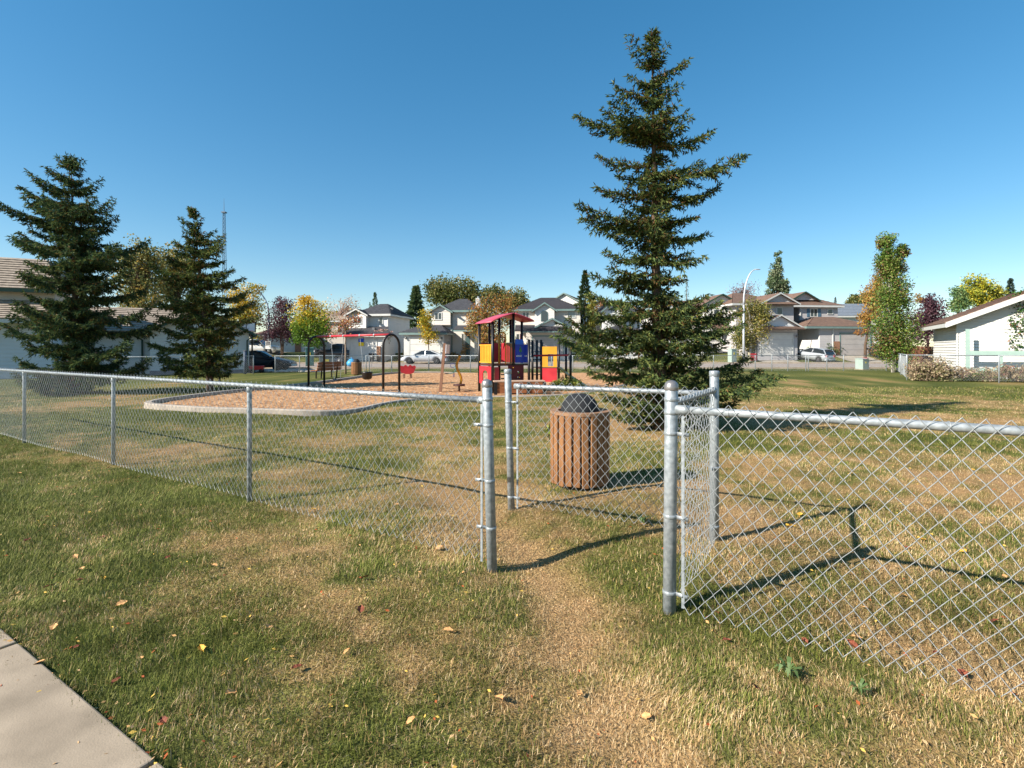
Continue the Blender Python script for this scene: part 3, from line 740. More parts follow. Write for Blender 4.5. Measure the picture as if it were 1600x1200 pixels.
def play_tower():
    A = Vector((-1.18, 18.5, 0)); B = Vector((-.66, 17.5, 0)); Fp = Vector((.05, 17.88, 0)); E = Vector((-.47, 18.88, 0))
    O = Vector((0, 18.0, 0)); G1 = Vector((.60, 18.12, 0)); D = Vector((.36, 18.75, 0))
    t = thing("play_tower", "black posted play tower with pink red roof, yellow red and blue panels", "play tower", (O.x, O.y, PZ))
    up = Vector((0, 0, 1)); DK = 1.0
    def L(p): return p - O
    def post(p, h, r=.048): return MB().tube([L(p) - up*.2, L(p) + up*h], r, 10).build("post", M_black, t, True)
    for p, h in ((A, 2.46), (B, 2.46), (Fp, 2.76), (E, 2.76), (D, 2.72), (G1, 1.86)): post(p, h)
    mid = (B+Fp)/2; post((A+E)/2, 2.55, .04); post((E+D)/2, 2.6, .04)
    # decks
    MB().prism([L(p) + up*DK for p in (A, B, Fp, E)], (0, 0, -.06)).build("deck", M_deck, t)
    MB().prism([L(p) + up*DK for p in (Fp, G1, G1+(E-Fp)*.8, E)], (0, 0, -.06)).build("deck", M_deck, t)
    # roof panels, curved
    def roofp(a0, a1, b0, b1, z0, z1, mat, sag):
        n = 8; vs = []; fs = []
        for i in range(n+1):
            u = i/n; z = z0 + (z1-z0)*(u**.8)
            p = L(a0.lerp(b0, u)) + up*z; q = L(a1.lerp(b1, u)) + up*z; vs += [p, q, p-up*.035, q-up*.035]
        for i in range(n):
            k = i*4; fs += [(k, k+1, k+5, k+4), (k+2, k+6, k+7, k+3), (k, k+4, k+6, k+2), (k+1, k+3, k+7, k+5)]
        fs += [(0, 2, 3, 1), (n*4, n*4+1, n*4+3, n*4+2)]
        MB().add(vs, fs).build("roof_panel", mat, t, True)
    ea = (A-B).normalized()*.10; el = (A-E).normalized()*.12
    roofp(B+el-ea, A+el+ea, Fp-ea, E+ea, 2.45, 2.80, M_pinkroof, 0)
    D2 = D + (Fp-E)*.75
    roofp(D2+ (D-E)*.05, D+ea+(D-E)*.05, Fp-ea, E+ea, 2.52, 2.79, M_pinkroof, 0)
    # yellow slatted barrier on side A-B, red arch panel under
    def panel(name, p, q, z0, z1, mat, th=.03, inset=.06):
        d = (q-p).normalized(); a = L(p)+d*inset; b = L(q)-d*inset; nrm = Vector((d.y, -d.x, 0))*th
        return MB().prism([a+up*z0, b+up*z0, b+up*z1, a+up*z1], nrm).build(name, mat, t)
    def barrier(p, q, z0, z1, mat, n=9):
        d = (q-p).normalized(); w = (q-p).length
        MB().beam(L(p)+d*.05+up*z1, L(q)-d*.05+up*z1, .04, .05).build("barrier_rail", mat, t)
        MB().beam(L(p)+d*.05+up*z0, L(q)-d*.05+up*z0, .04, .05).build("barrier_rail", mat, t)
        for k in range(n):
            c = L(p) + d*(.1 + (w-.2)*(k+.5)/n); ww = (w-.2)/n*.8
            MB().beam(c+up*(z0+.026), c+up*(z1-.026), ww, .022, up=nrm_of(d)).build("slat", mat, t)
    def nrm_of(d): return (d.y, -d.x, 0)
    barrier(A, B, DK+.06, 1.66, M_yel, 7)
    panel("panel", A, E, DK+.04, 1.74, M_red); panel("panel", E, D, DK+.04, 1.74, M_red)
    # red panel with arched opening
    d = (B-A).normalized(); w = (B-A).length - .14; a = L(A) + d*.07
    op = [(0, .30), (w, .30), (w, .92), (0, .92)]
    hole = [(.28*w, .42), (.72*w, .42), (.72*w, .64)] + [(w*(.5+.22*math.cos(x)), .64+.14*math.sin(x)) for x in np.linspace(.35, math.pi-.35, 6)] + [(.28*w, .64)]
    nrm = Vector((d.y, -d.x, 0))*.03
    mb = MB()
    mb.prism([a + d*x + up*z for x, z in ((0, .30), (w, .30), (w, .42), (0, .42))], nrm)
    mb.prism([a + d*x + up*z for x, z in ((0, .421), (.28*w, .421), (.28*w, .919), (0, .919))], nrm)
    mb.prism([a + d*x + up*z for x, z in ((.72*w, .421), (w, .421), (w, .919), (.72*w, .919))], nrm)
    arch = [(.28*w, .64)] + [(w*(.5-.22*math.cos(x)), .64+.14*math.sin(x)) for x in np.linspace(.35, math.pi-.35, 6)] + [(.72*w, .64), (.72*w, .919), (.28*w, .919)]
    mb.prism([a + d*(x*.998+.001) + up*z for x, z in arch], nrm)
    mb.build("arch_panel", M_red, t)
    e1 = B + (Fp-B)*.36
    panel("panel", B, e1, .3, .9, M_red)
    # rungs in the small opening
    for k in range(4): MB().beam(L(B.lerp(Fp, .40))+up*(.36+.14*k), L(B.lerp(Fp, .55))+up*(.36+.14*k), .03, .04).build("rung", M_black, t)
    # yellow hoop handrail at the entrance B-F
    d = (Fp-B).normalized(); c = L(B.lerp(Fp, .46)); rr = .13
    pts = [c - d*rr + up*DK]
    for x in np.linspace(0, math.pi, 9): pts.append(c - d*rr*math.cos(x) + up*(1.95 + .16*math.sin(x)))
    pts.append(c + d*rr + up*DK); MB().tube(pts, .021, 8).build("hoop_rail", M_yel, t, True)
    for k in range(4):
        c = L(B.lerp(Fp, .70+.07*k)); MB().tube([c+up*DK, c+up*1.72], .012, 6).build("bar", pm("tan_bar", s(180, 140, 80), s(160, 120, 70), 5, .4), t)
    MB().tube([L(B.lerp(Fp, .68))+up*1.73, L(Fp)+up*1.73], .018, 6).build("bar_rail", M_galv, t)
    MB().tube([L(E)+up*1.35+Vector((.1, 0, 0)), L(E)+up*1.95+Vector((.22, -.1, 0))], .03, 8).build("periscope", M_red, t)
    # blue panel with tree mark and small lettering
    d = (G1-Fp).normalized(); nn = Vector((d.y, -d.x, 0)); a = L(Fp)+d*.055; b = L(G1)-d*.04
    MB().prism([a+up*1.04, b+up*1.04, b+up*1.68, a+up*1.68], nn*.035).build("blue_panel", M_blue, t)
    hb = MB(); hb.prism([a+up*1.681, a.lerp(b, .62)+up*1.681, a.lerp(b, .62)+up*1.80, a.lerp(b, .5)+up*1.86, a+up*1.86], nn*.06); hb.build("blue_hood", M_blueL, t)
    w = (b-a).length; f = nn*.038
    def pt(u, z): return a + d*w*u + up*z + f
    mb = MB()
    for (u, z, hw, hh) in ((.38, 1.56, .055, .05), (.34, 1.48, .05, .045), (.44, 1.47, .05, .05), (.39, 1.38, .012, .06)):
        mb.prism([pt(u-hw, z-hh), pt(u+hw, z-hh), pt(u+hw*.6, z+hh), pt(u-hw*.6, z+hh)], nn*.004)
    mb.build("tree_emblem", M_greenp, t)
    mb = MB()
    for k, u in enumerate((.08, .15, .22, .29, .36, .43, .72, .80, .86)):
        mb.prism([pt(u, 1.25), pt(u+.035, 1.25), pt(u+.035, 1.25+.05+.01*(k % 3)), pt(u, 1.25+.05+.01*(k % 2))], nn*.004)
    mb.build("lettering", M_white, t)
    MB().beam(a+up*1.015+nn*.02, b+up*1.015+nn*.02, .05, .035).build("panel_rail", M_galv, t)
    # climbing wall under the blue panel with hand holds
    cw = MB(); p = L(B.lerp(Fp, .72)); q = L(Fp.lerp(G1, .62)); cw.prism([p+up*.05+nn*.02, q+up*.05+nn*.02, q+up*.95+nn*.02, p+up*.95+nn*.02], nn*.03); cw.build("climbing_wall", M_maroon, t)
    for k in range(26):
        u = random.uniform(.05, .95); z = random.uniform(.12, .92); c = p.lerp(q, u) + up*z + nn*.06
        mb = MB(); mb.lathe([(.016, -.014), (.024, 0), (.014, .014), (.001, .018)], c, 7); mb.build("hand_hold", random.choice([M_white, M_yel, M_greenp, M_galv, pm("orange_hold", s(210, 120, 50), s(190, 100, 40), 5, .5)]), t)
    # right module: bridge posts, red bar, yellow panel house
    posts = [(832, 18.6, 1.84), (839, 19.4, 1.86), (845.5, 18.9, 1.86), (826.5, 17.9, 1.82), (873, 20.2, 1.95), (884.5, 20.4, 1.8), (891.5, 19.4, 1.72), (847, 20.8, 1.8)]
    for px, z, h in posts: post(Vector((XP(px, z), z, 0)), h, .045 if px < 846 else .05)
    p = Vector((XP(832, 18.6), 18.6, 0)); q = Vector((XP(888, 19.0), 19.0, 0)); MB().tube([L(p)+up*1.28, L(q)+up*1.30], .035, 10).build("red_bar", M_red, t, True)
    p = Vector((XP(847, 20.4), 20.4, 0)); q = Vector((XP(870.5, 20.2), 20.2, 0)); d = (q-p).normalized(); w = (q-p).length
    mb = MB(); nn = Vector((d.y, -d.x, 0))*.03
    for x0, x1, z0, z1 in ((0, .40, .80, 1.62), (.76, 1, .80, 1.62), (.401, .759, 1.32, 1.62), (.401, .759, .80, .84)):
        mb.prism([L(p)+d*w*x0+up*z0, L(p)+d*w*x1+up*z0, L(p)+d*w*x1+up*z1, L(p)+d*w*x0+up*z1], nn)
    mb.build("window_panel", M_yel, t)
    MB().prism([L(p)+up*.22, L(q)+up*.22, L(q)+up*.76, L(p)+up*.76], nn).build("lower_panel", M_red, t)
    MB().prism([L(p)-d*.2+up*.78, L(q)+d*.15+up*.78, L(q)+d*.15+Vector((.0, 1.0, .78)), L(p)-d*.2+Vector((0, 1.0, .78))], (0, 0, -.05)).build("deck", M_deck, t)
    sl = MB(); c0 = L(q)+d*.1+up*.78; 
    for k in range(6):
        u0, u1 = k/6, (k+1)/6; g = lambda u: c0 + d*1.1*u - up*(.74*(u**.85)) + up*.02
        sl.beam(g(u0), g(u1), .42, .03)
    sl.build("slide", M_yel, t)
    # pair of cross tubes and rung ladder between bridge posts
    for k in range(5):
        pa = Vector((XP(832, 18.6), 18.6, 0)); pb = Vector((XP(845.5, 18.9), 18.9, 0)); MB().tube([L(pa)+up*(.3+.28*k), L(pb)+up*(.3+.28*k)], .018, 6).build("rung", M_black, t)
play_tower()

def low_platform():
    a = G(772, 618.5); b = G(851, 617.5); a = Vector((*a, 0)); b = Vector((*b, 0)); d = (b-a).normalized(); n = Vector((-d.y, d.x, 0)); w = (b-a).length
    t = thing("plank_bench", "low brown plank bench between the lawn and the play tower", "bench", (a.x, a.y, PZ))
    O = Vector((0, 0, 0)); up = Vector((0, 0, 1))
    for k in range(3):
        z = .10 + .125*k
        for sgn in (0, 1): MB().beam(d*.05 + n*.42*sgn + up*z, d*(w-.02) + n*.42*sgn + up*z, .035, .112).build("plank", M_wood2, t)
    for k in range(4): MB().beam(d*.0 + n*(.03+.12*k) + up*.435, d*(w+.02) + n*(.03+.12*k) + up*.435, .108, .035).build("top_plank", pm("pale_plank", s(190, 160, 140), s(170, 140, 120), 5, .7), t)
    for u in (.03, .68, 1.0):
        for sgn in (0, 1): MB().beam(d*w*u*.99 + n*(.42*sgn + (.03 if sgn else -.03)) - up*.05, d*w*u*.99 + n*(.42*sgn+(.03 if sgn else -.03)) + up*.415, .11, .028, up=(n.x, n.y, 0)).build("leg", M_black, t)
low_platform()

def spinner():
    x, y = G(717.5, 613.5)
    t = thing("spinner_pole", "wavy yellow spinner pole with a brown standing disc", "spinner", (x, y, PZ))
    MB().tube([(0, 0, -.1), (0, 0, .22)], .035, 8).build("stem", M_deck, t, True)
    MB().lathe([(.20, .20), (.215, .215), (.215, .25), (.19, .265), (.03, .27)], n=20).build("standing_disc", M_deck, t, True)
    pts = []
    for k in range(17):
        u = k/16; pts.append((.075*math.sin(u*2*math.pi*1.0+math.pi*.15)*(1 if u < .95 else .8) - .02*u, 0.03*math.cos(u*6.28), .26 + 1.0*u))
    MB().tube(pts, .046, 10).build("wavy_pole", M_yel, t, True)
    MB().lathe([(.045, -.04), (.055, 0), (.045, .03), (.001, .045)], (pts[-1][0], pts[-1][1], pts[-1][2]), 12).build("knob", M_yel, t, True)
spinner()

def sign_post():
    x, y = G(687.5, 614.5)
    t = thing("sign_post", "leaning square wooden post with a small blue white sign", "sign post", (x, y, PZ))
    top = Vector((.17, 0, 1.72))
    MB().beam((0, 0, -.1), top, .095, .095).build("post", pm("weathered_post", s(142, 104, 82), s(118, 86, 68), 4, .8, bump=.3, bscale=20, stretch=(10, 10, 1)), t)
    MB().prism([Vector((.215, -.16, 1.36)), Vector((.30, .16, 1.36)), Vector((.315, .16, 1.68)), Vector((.23, -.16, 1.68))], (.012, -.003, 0)).build("sign_board", M_white, t)
    MB().prism([Vector((.205, -.13, 1.40)), Vector((.288, .13, 1.40)), Vector((.302, .13, 1.64)), Vector((.219, -.13, 1.64))], (.009, -.002, 0)).build("sign_face", pm("sign_blue", s(70, 100, 160), s(60, 90, 150), 4, .5), t)
sign_post()

def spring_rider():
    x, y = G(637, 592)
    t = thing("spring_rider", "red two sided spring rider in the far wood chips", "spring rider", (x, y, PZ), .25)
    out = [(-.34, .30), (-.10, .22), (.12, .22), (.30, .28), (.37, .46), (.42, .58), (.36, .66), (.24, .62), (.14, .70), (.02, .60), (-.10, .70), (-.22, .62), (-.36, .66), (-.44, .56), (-.38, .46)]
    for yy in (-.15, .12): MB().prism([(x, yy, z) for x, z in out], (0, .03, 0)).build("side_panel", M_red, t)
    MB().box(-.18, .18, -.119, .119, .40, .44).build("seat", M_maroon, t)
    MB().tube([(.2, -.25, .58), (.2, .25, .58)], .018, 6).build("handle", M_black, t)
    for sx in (-.18, .16):
        pts = [(sx+.06*math.cos(a), .06*math.sin(a), -.02+.24*a/25) for a in np.linspace(0, 25, 40)]; MB().tube(pts, .012, 5).build("spring", M_deck, t, True)
spring_rider()

def seesaw_rider():
    x, y = G(709, 590)
    t = thing("spring_rider", "small blue green frame rider beyond the yellow pole", "spring rider", (x, y, PZ))
    pts = [(.055*math.cos(a), .055*math.sin(a), -.02+.22*a/22) for a in np.linspace(0, 22, 36)]; MB().tube(pts, .011, 5).build("spring", pm("violet_steel", s(70, 70, 120), s(60, 60, 110), 5, .4), t, True)
    mb = MB(); mb.tube([(-.45, 0, .16), (-.1, 0, .2), (.05, 0, .26), (.12, 0, .42), (.0, 0, .60)], .022, 8); mb.build("frame", pm("teal_steel", s(50, 110, 110), s(44, 96, 100), 5, .4), t, True)
    MB().tube([(.14*math.cos(a)-.05, 0, .62+.11*math.sin(a)) for a in np.linspace(0, 6.28, 14)], .016, 6).build("hand_ring", pm("violet_steel", s(70, 70, 120), s(60, 60, 110), 5, .4), t, True)
    MB().box(-.50, -.28, -.1, .1, .17, .20).build("seat", M_black, t)
seesaw_rider()

def park_bench():
    a = G(497, 592); b = G(531, 589.5); a = Vector((*a, 0)); b = Vector((*b, 0)); d = (b-a).normalized(); n = Vector((-d.y, d.x, 0)); w = (b-a).length; up = Vector((0, 0, 1))
    t = thing("park_bench", "brown plank park bench on the grass beyond the swing set", "bench", (a.x, a.y, 0))
    for k in range(3): MB().beam(-d*.1 - n*(.02+.03*k) + up*(.50+.15*k), d*(w+.1) - n*(.02+.03*k) + up*(.50+.15*k), .035, .13).build("back_plank", M_wood2, t)
    for k in range(3): MB().beam(-d*.1 + n*(.08+.14*k) + up*.43, d*(w+.1) + n*(.08+.14*k) + up*.43, .125, .04).build("seat_plank", M_wood2, t)
    for u in (.15, .85):
        MB().beam(d*w*u + n*.03 - up*.05, d*w*u - n*.07 + up*.9, .06, .05).build("back_post", M_black, t)
        MB().beam(d*w*u + n*.36 - up*.05, d*w*u + n*.36 + up*.405, .06, .05).build("leg", M_black, t)
park_bench()
bx2, by2 = G(557, 586)
litter_bin("orange brown slatted litter bin by the far bench and swing", bx2, by2, .28, .74, 16)

# ------------------------------------------------------------------ street lamps, boxes, mast
def street_lamp(label, px, Z, base_py, top_py, arm_px, group=None):
    x = XP(px, Z); zb = gzs(x, Z); zt = ZP(top_py, Z) - zb; ax = XP(arm_px, Z) - x
    t = thing("street_lamp", label, "street lamp", (x, Z, zb))
    M = pm("lamp_steel", s(186, 190, 196), s(170, 174, 180), 4, .45, .3)
    MB().tube([(0, 0, -.1), (0, 0, zt*.30), (0, 0, zt*.62)], [.15, .125, .10], 12).build("pole", M, t, True)
    pts = []; n = 12; hs = zt*.62
    for k in range(n+1):
        a = math.pi/2*k/n; pts.append((ax*(1-math.cos(a)), 0, hs + (zt-hs)*math.sin(a)))
    MB().tube(pts, [.10 - .05*k/n for k in range(n+1)], 10).build("arm", M, t, True)
    sgn = 1 if ax > 0 else -1
    mb = MB(); mb.lathe([(.02, -.08), (.14, -.05), (.16, 0), (.10, .07), (.001, .09)], (0, 0, 0), 12); o = mb.build("lamp_head", M, t, True, (ax+.18*sgn, 0, zt)); o.scale = (2.2, .9, .8)
    MB().lathe([(.30, -.05), (.30, .12), (.16, .20), (.16, .25)], n=12).build("base", M_conc, t)
    return t
street_lamp("pale curved street lamp standing beside the weeping birch and red sign", 1162, 57.5, 560, 421, 1181)
lamp2 = street_lamp("grey curved street lamp carrying a small sign beside the purple tree", 420, 60, 553, 450, 388)
MB().box(-.30, .30, -.20, -.17, 1.15, 2.05).build("sign", M_white, lamp2)
MB().box(-.24, .24, -.206, -.201, 1.55, 1.98).build("sign_print", pm("sign_grey", s(120, 120, 120), s(100, 100, 100), 6, .6), lamp2)

M_mint = pm("mint_cabinet", s(150, 166, 156), s(136, 152, 144), 3, .5)
def cabinet(label, px, py, w, h, mat=M_mint, d=.6, Z=None, rz=.35):
    if Z is None: x, y = G(px, py)
    else: x, y = XP(px, Z), Z
    t = thing("utility_box", label, "utility box", (x, y, gzs(x, y)), rz)
    MB().box(-w/2, w/2, -d/2, d/2, .04, h).build("body", mat, t, bevel=.02)
    MB().box(-w/2-.04, w/2+.04, -d/2-.04, d/2+.04, -.05, .04).build("plinth", M_conc, t)
    MB().prism([(-w/2-.03, -d/2-.03, h), (w/2+.03, -d/2-.03, h), (w/2+.03, d/2+.03, h+.05), (-w/2-.03, d/2+.03, h+.05)], (0, 0, .04)).build("lid", mat, t, bevel=.01)
    MB().box(-w*.12, w*.12, -d/2-.012, -d/2-.001, h*.62, h*.78).build("warning_label", pm("label_yellow", s(210, 190, 80), s(200, 180, 70), 5, .6), t)
    MB().box(w*.28, w*.33, -d/2-.03, -d/2-.001, h*.35, h*.5).build("latch", M_dark, t)
cabinet("mint green utility box against the far fence in front of the road", 1347, 577.5, .66, .78)
cabinet("slim leaning mint green utility box by the pale street lamp", 1144, 560, .7, 1.5, Z=56.8)
cabinet("dark teal utility box by the road behind the bench", 484, 566, .7, 1.6, pm("teal_box", s(70, 110, 104), s(60, 98, 94), 3, .5), Z=46.5)
cabinet("grey utility box by the road right behind the bench back", 511, 572, 1.1, 1.0, pm("grey_box", s(110, 118, 116), s(96, 104, 104), 3, .5), Z=38.6)

def radio_mast():
    Z = 220.; x = XP(351.5, Z); zb = gzs(x, Z); k = Z/F
    t = thing("radio_mast", "tall thin lattice radio mast rising behind the smaller spruce", "mast", (x, Z, zb))
    M = pm("mast_steel", s(96, 112, 132), s(88, 104, 124), 3, .6)
    H = ZP(331, Z) - zb; w0, w1 = 1.1, .5
    for i in range(3):
        a = 2*math.pi*i/3; MB().tube([(w0*math.cos(a)*1.2, w0*math.sin(a)*1.2, 0), (w1*math.cos(a)-.4, w1*math.sin(a), H)], .10, 5).build("mast_leg", M, t)
    mb = MB(); n = 34
    for j in range(n):
        z0, z1 = H*j/n, H*(j+1)/n; r0 = w0*1.2+(w1-w0*1.2)*j/n; r1 = w0*1.2+(w1-w0*1.2)*(j+1)/n; o0 = -.4*j/n; o1 = -.4*(j+1)/n
        for i in range(3):
            a, b = 2*math.pi*i/3, 2*math.pi*(i+1)/3
            mb.beam((r0*math.cos(a)+o0, r0*math.sin(a), z0), (r1*math.cos(b)+o1, r1*math.sin(b), z1), .07, .07)
            mb.beam((r1*math.cos(a)+o1, r1*math.sin(a), z1), (r1*math.cos(b)+o1, r1*math.sin(b), z1), .06, .06)
    mb.build("lattice", M, t)
    MB().box(-1.2, .5, -.8, .8, H-.5, H).build("platform", M, t)
    MB().tube([(-.4, 0, H), (-.4, 0, ZP(310, Z)-zb)], [.14, .05], 6).build("antenna", M, t)
radio_mast()

# ------------------------------------------------------------------ conifers
M_bark = pm("bark", s(104, 84, 68), s(70, 56, 46), 8, .95, bump=.8, bscale=22, stretch=(3, 3, 1))
M_needles = leaf_mat("needles", .28, .6)

def twig_mesh(P, D, Ln, W, C):
    """P roots, D unit directions, Ln lengths, W widths, C colours -> three crossed thin lens faces per twig"""
    n = len(P)
    ref = np.where(np.abs(D[:, 2:3]) < .9, np.array([[0, 0, 1.0]]), np.array([[1.0, 0, 0]]))
    A = np.cross(D, ref); A /= np.linalg.norm(A, axis=1, keepdims=True); B = np.cross(D, A)
    V = []; tip = P + D*Ln[:, None]; mid = P + D*(Ln*.45)[:, None]
    rot = RNG.uniform(0, np.pi, n)
    for k in range(3):
        a = rot + k*np.pi/3; S = (A*np.cos(a)[:, None] + B*np.sin(a)[:, None])*(W*.5)[:, None]
        V.append(np.stack([P, mid + S, tip, mid - S], 1))
    V = np.stack(V, 1)                                 # n,3,4,3
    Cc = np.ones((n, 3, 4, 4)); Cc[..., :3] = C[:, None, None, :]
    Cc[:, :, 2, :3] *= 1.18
    return V.reshape(-1, 3), np.arange(n*12, dtype=np.int32).reshape(-1, 4), Cc.reshape(-1, 4)

def spruce(label, px_base, Z, top_px, h_extra, tips, low_len, n_fill, tone, seed, zlow=.25, twig=.115, bmid=None, droop=.10, hang=False, fill=(.30, .74)):
    """tips: photo pixels of branch tips on the outline; the rest is filled round the trunk"""
    rng = np.random.default_rng(seed)
    x0 = XP(px_base, Z); zb = gzs(x0, Z)
    H = ZP(top_px[1], Z) + h_extra; xt = XP(top_px[0], Z) - x0
    bend = (XP(bmid[0], Z) - x0, ZP(bmid[1], Z)) if bmid else (xt*.5, H*.5)
    def axis_at(z):
        if z < bend[1]: u = z/bend[1]; return np.array([bend[0]*u, 0.0, z])
        u = (z-bend[1])/(H-bend[1]); return np.array([bend[0]+(xt-bend[0])*u, 0.0, z])
    t = thing("spruce_tree", label, "tree", (x0, Z, zb))
    rb = H*.0145 + .02
    MB().tube([tuple(axis_at(z) + np.array([0, 0, -.15 if z == 0 else 0])) for z in np.linspace(0, H*.985, 16)], [rb*1.25] + [max(.008, rb*(1-u)) for u in np.linspace(.05, 1, 15)], 9).build("trunk", M_bark, t, True)
    prof = {}
    branches = []
    for (px, py) in tips:
        tz = ZP(py, Z); tx = XP(px, Z) - x0; c = axis_at(min(tz, H*.97)); L = abs(tx - c[0])
        u = tz/H; lift = L*(-.03 + .25*u**2 + .55*u**6)
        z0 = min(max(.15, tz - lift), H*.985); side = 0 if tx > c[0] else math.pi
        branches.append((z0, side + rng.normal(0, .22), L*1.03, lift/max(L, .01)))
        prof[z0] = L
    zs = np.array(sorted(prof)); ls = np.array([prof[z] for z in zs])
    def Lmax(z): return float(np.interp(z, np.concatenate([[0], zs, [H]]), np.concatenate([[low_len], ls, [.06]])))
    z0 = zlow; gap = (H-zlow)/n_fill
    while z0 < H*.975:
        a0 = rng.uniform(0, 6.28); nb = int(rng.integers(4, 7))
        for k in range(nb):
            az = a0 + 6.283*k/nb + rng.normal(0, .25); zz = z0 + rng.normal(0, .05)*gap/.3
            L = Lmax(zz)*rng.uniform(*fill)
            branches.append((min(zz, H*.98), az, max(L, .08), -.05 + .25*(zz/H)**2 + .5*(zz/H)**6 + rng.normal(0, .07)))
        for k in range(6):      # short dense shoots round the trunk
            zz = z0 + rng.uniform(-.5, .5)*gap
            if .1 < zz < H*.97: branches.append((zz, rng.uniform(0, 6.28), max(.10, Lmax(zz)*rng.uniform(.14, .40)), rng.uniform(-.1, .35)))
        z0 += gap*rng.uniform(.7, 1.3)*(.72 + .40*z0/H)
    Ps = []; Ds = []; Ls = []; Ws = []; Cs = []; wood = MB()
    dark, mid_c, olive, brown = tone
    for (z0, az, L, sl) in branches:
        c = axis_at(z0); d = np.array([math.cos(az), math.sin(az), 0]); sd = np.array([-d[1], d[0], 0])
        n = max(4, int(L/.07)); ss = np.linspace(.05, 1, n)
        dr = droop*(1-.6*z0/H)*rng.uniform(.5, 1.6)
        def pos(q): return c + d*(L*q) + np.array([0, 0, L*(sl*q - dr*4*q*(1-q)*.6 + .10*q**3)])
        wood.tube([tuple(pos(q)) for q in (0, .3, .65, .96)], [max(.007, .012+.010*L), .006+.006*L, .005, .003], 5, False)
        tint = rng.uniform(.75, 1.2); hue = rng.random()
        for q in ss:
            p = pos(q); rem = L*(1-q)
            bl = min(.42, .07 + .34*rem + .05*L)*rng.uniform(.7, 1.2)
            if q < .22 and L > .6: bl *= .6
            for sg in (-1, 1):
                dv = d*rng.uniform(.45, .85) + sd*sg*rng.uniform(.5, .9) + np.array([0, 0, rng.normal(-.12 if not hang else -.35, .22)]); dv /= np.linalg.norm(dv)
                m = max(1, int(bl/(twig*.55)))
                for j in range(m):
                    f = (j+rng.random()*.6)/m; o = p + dv*bl*f
                    for rep in range(5):
                        tv = dv*.75 + rng.normal(0, .52, 3) + np.array([0, 0, -.12]); tv /= np.linalg.norm(tv)
                        Ps.append(o); Ds.append(tv); Ls.append(twig*rng.uniform(.55, 1.5)); Ws.append(twig*rng.uniform(.15, .29))
                        r = rng.random(); cc = dark if r < .30 else (mid_c if r < .66 else olive)
                        if rng.random() < .04 + .09*hue*(z0 > H*.25): cc = brown
                        if q < .2 and L > .5 and rng.random() < .4: cc = brown
                        Cs.append(np.array(cc[:3])*tint*rng.uniform(.8, 1.2))
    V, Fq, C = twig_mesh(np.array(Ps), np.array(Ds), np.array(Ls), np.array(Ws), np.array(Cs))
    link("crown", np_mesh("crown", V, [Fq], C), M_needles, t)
    wood.build("limbs", M_bark, t)
    return t
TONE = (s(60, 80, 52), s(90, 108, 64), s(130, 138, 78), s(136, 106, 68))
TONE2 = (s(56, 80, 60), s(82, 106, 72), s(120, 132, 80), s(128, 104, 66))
spruce("tall uneven spruce standing behind the bin and the baffle fence", 1034, 9.9, (1018, 70), .38,
       [(975,72),(1010,70),(1074,97),(985,120),(963,135),(1060,140),(1055,175),(945,178),(908,184),(925,195),(970,205),(1105,218),(940,250),(1090,265),(1146,268),(1040,255),(1120,300),(935,300),(906,340),(915,352),(1085,345),(1112,370),(950,375),(1092,410),(1075,400),(950,405),(945,430),(930,440),
        (925,470),(1068,440),(1095,470),(1120,480),(1140,492),(1156,500),(910,490),(895,515),(865,522),(875,545),(1145,520),(905,560),(1130,545),(1170,575),(925,590),(1195,602),(1180,595),(1140,620),(940,625),(1150,640),(960,655)],
       1.15, 22, TONE, 3, .30, .09, (1026, 480), .13, False, (.24, .66))
spruce("broad dark spruce by the tan roofed house at the lawn edge", 119, 17.9, (110, 236), .05,
       [(86,246),(135,256),(72,262),(153,281),(57,277),(38,300),(60,305),(183,320),(50,320),(25,332),(178,343),(45,345),(12,368),(208,378),(28,380),(212,398),(205,410),(220,435),(30,432),(40,430),(20,478),(212,460),(228,490),(10,500),(240,510),(25,515),(235,545),(40,540),(20,575),(230,570),(215,585),(30,590)],
       2.3, 18, TONE2, 5, .25, .125, (117, 420), .18, True, (.28, .76))
spruce("smaller leaning spruce with bare lower trunk beside the wood chips", 329, 18.7, (301, 322), .05,
       [(296,325),(283,343),(318,343),(290,360),(330,362),(272,380),(345,370),(278,395),(348,380),(255,405),(358,390),(250,425),(360,425),(264,440),(352,445),(375,440),(262,470),(378,460),(245,480),(385,478),(245,500),(396,500),(240,520),(375,520),(238,545),(250,560),(365,555),(242,570),(370,570),(260,580)],
       .35, 14, TONE, 9, .75, .125, (322, 520), .14, False, (.28, .7))

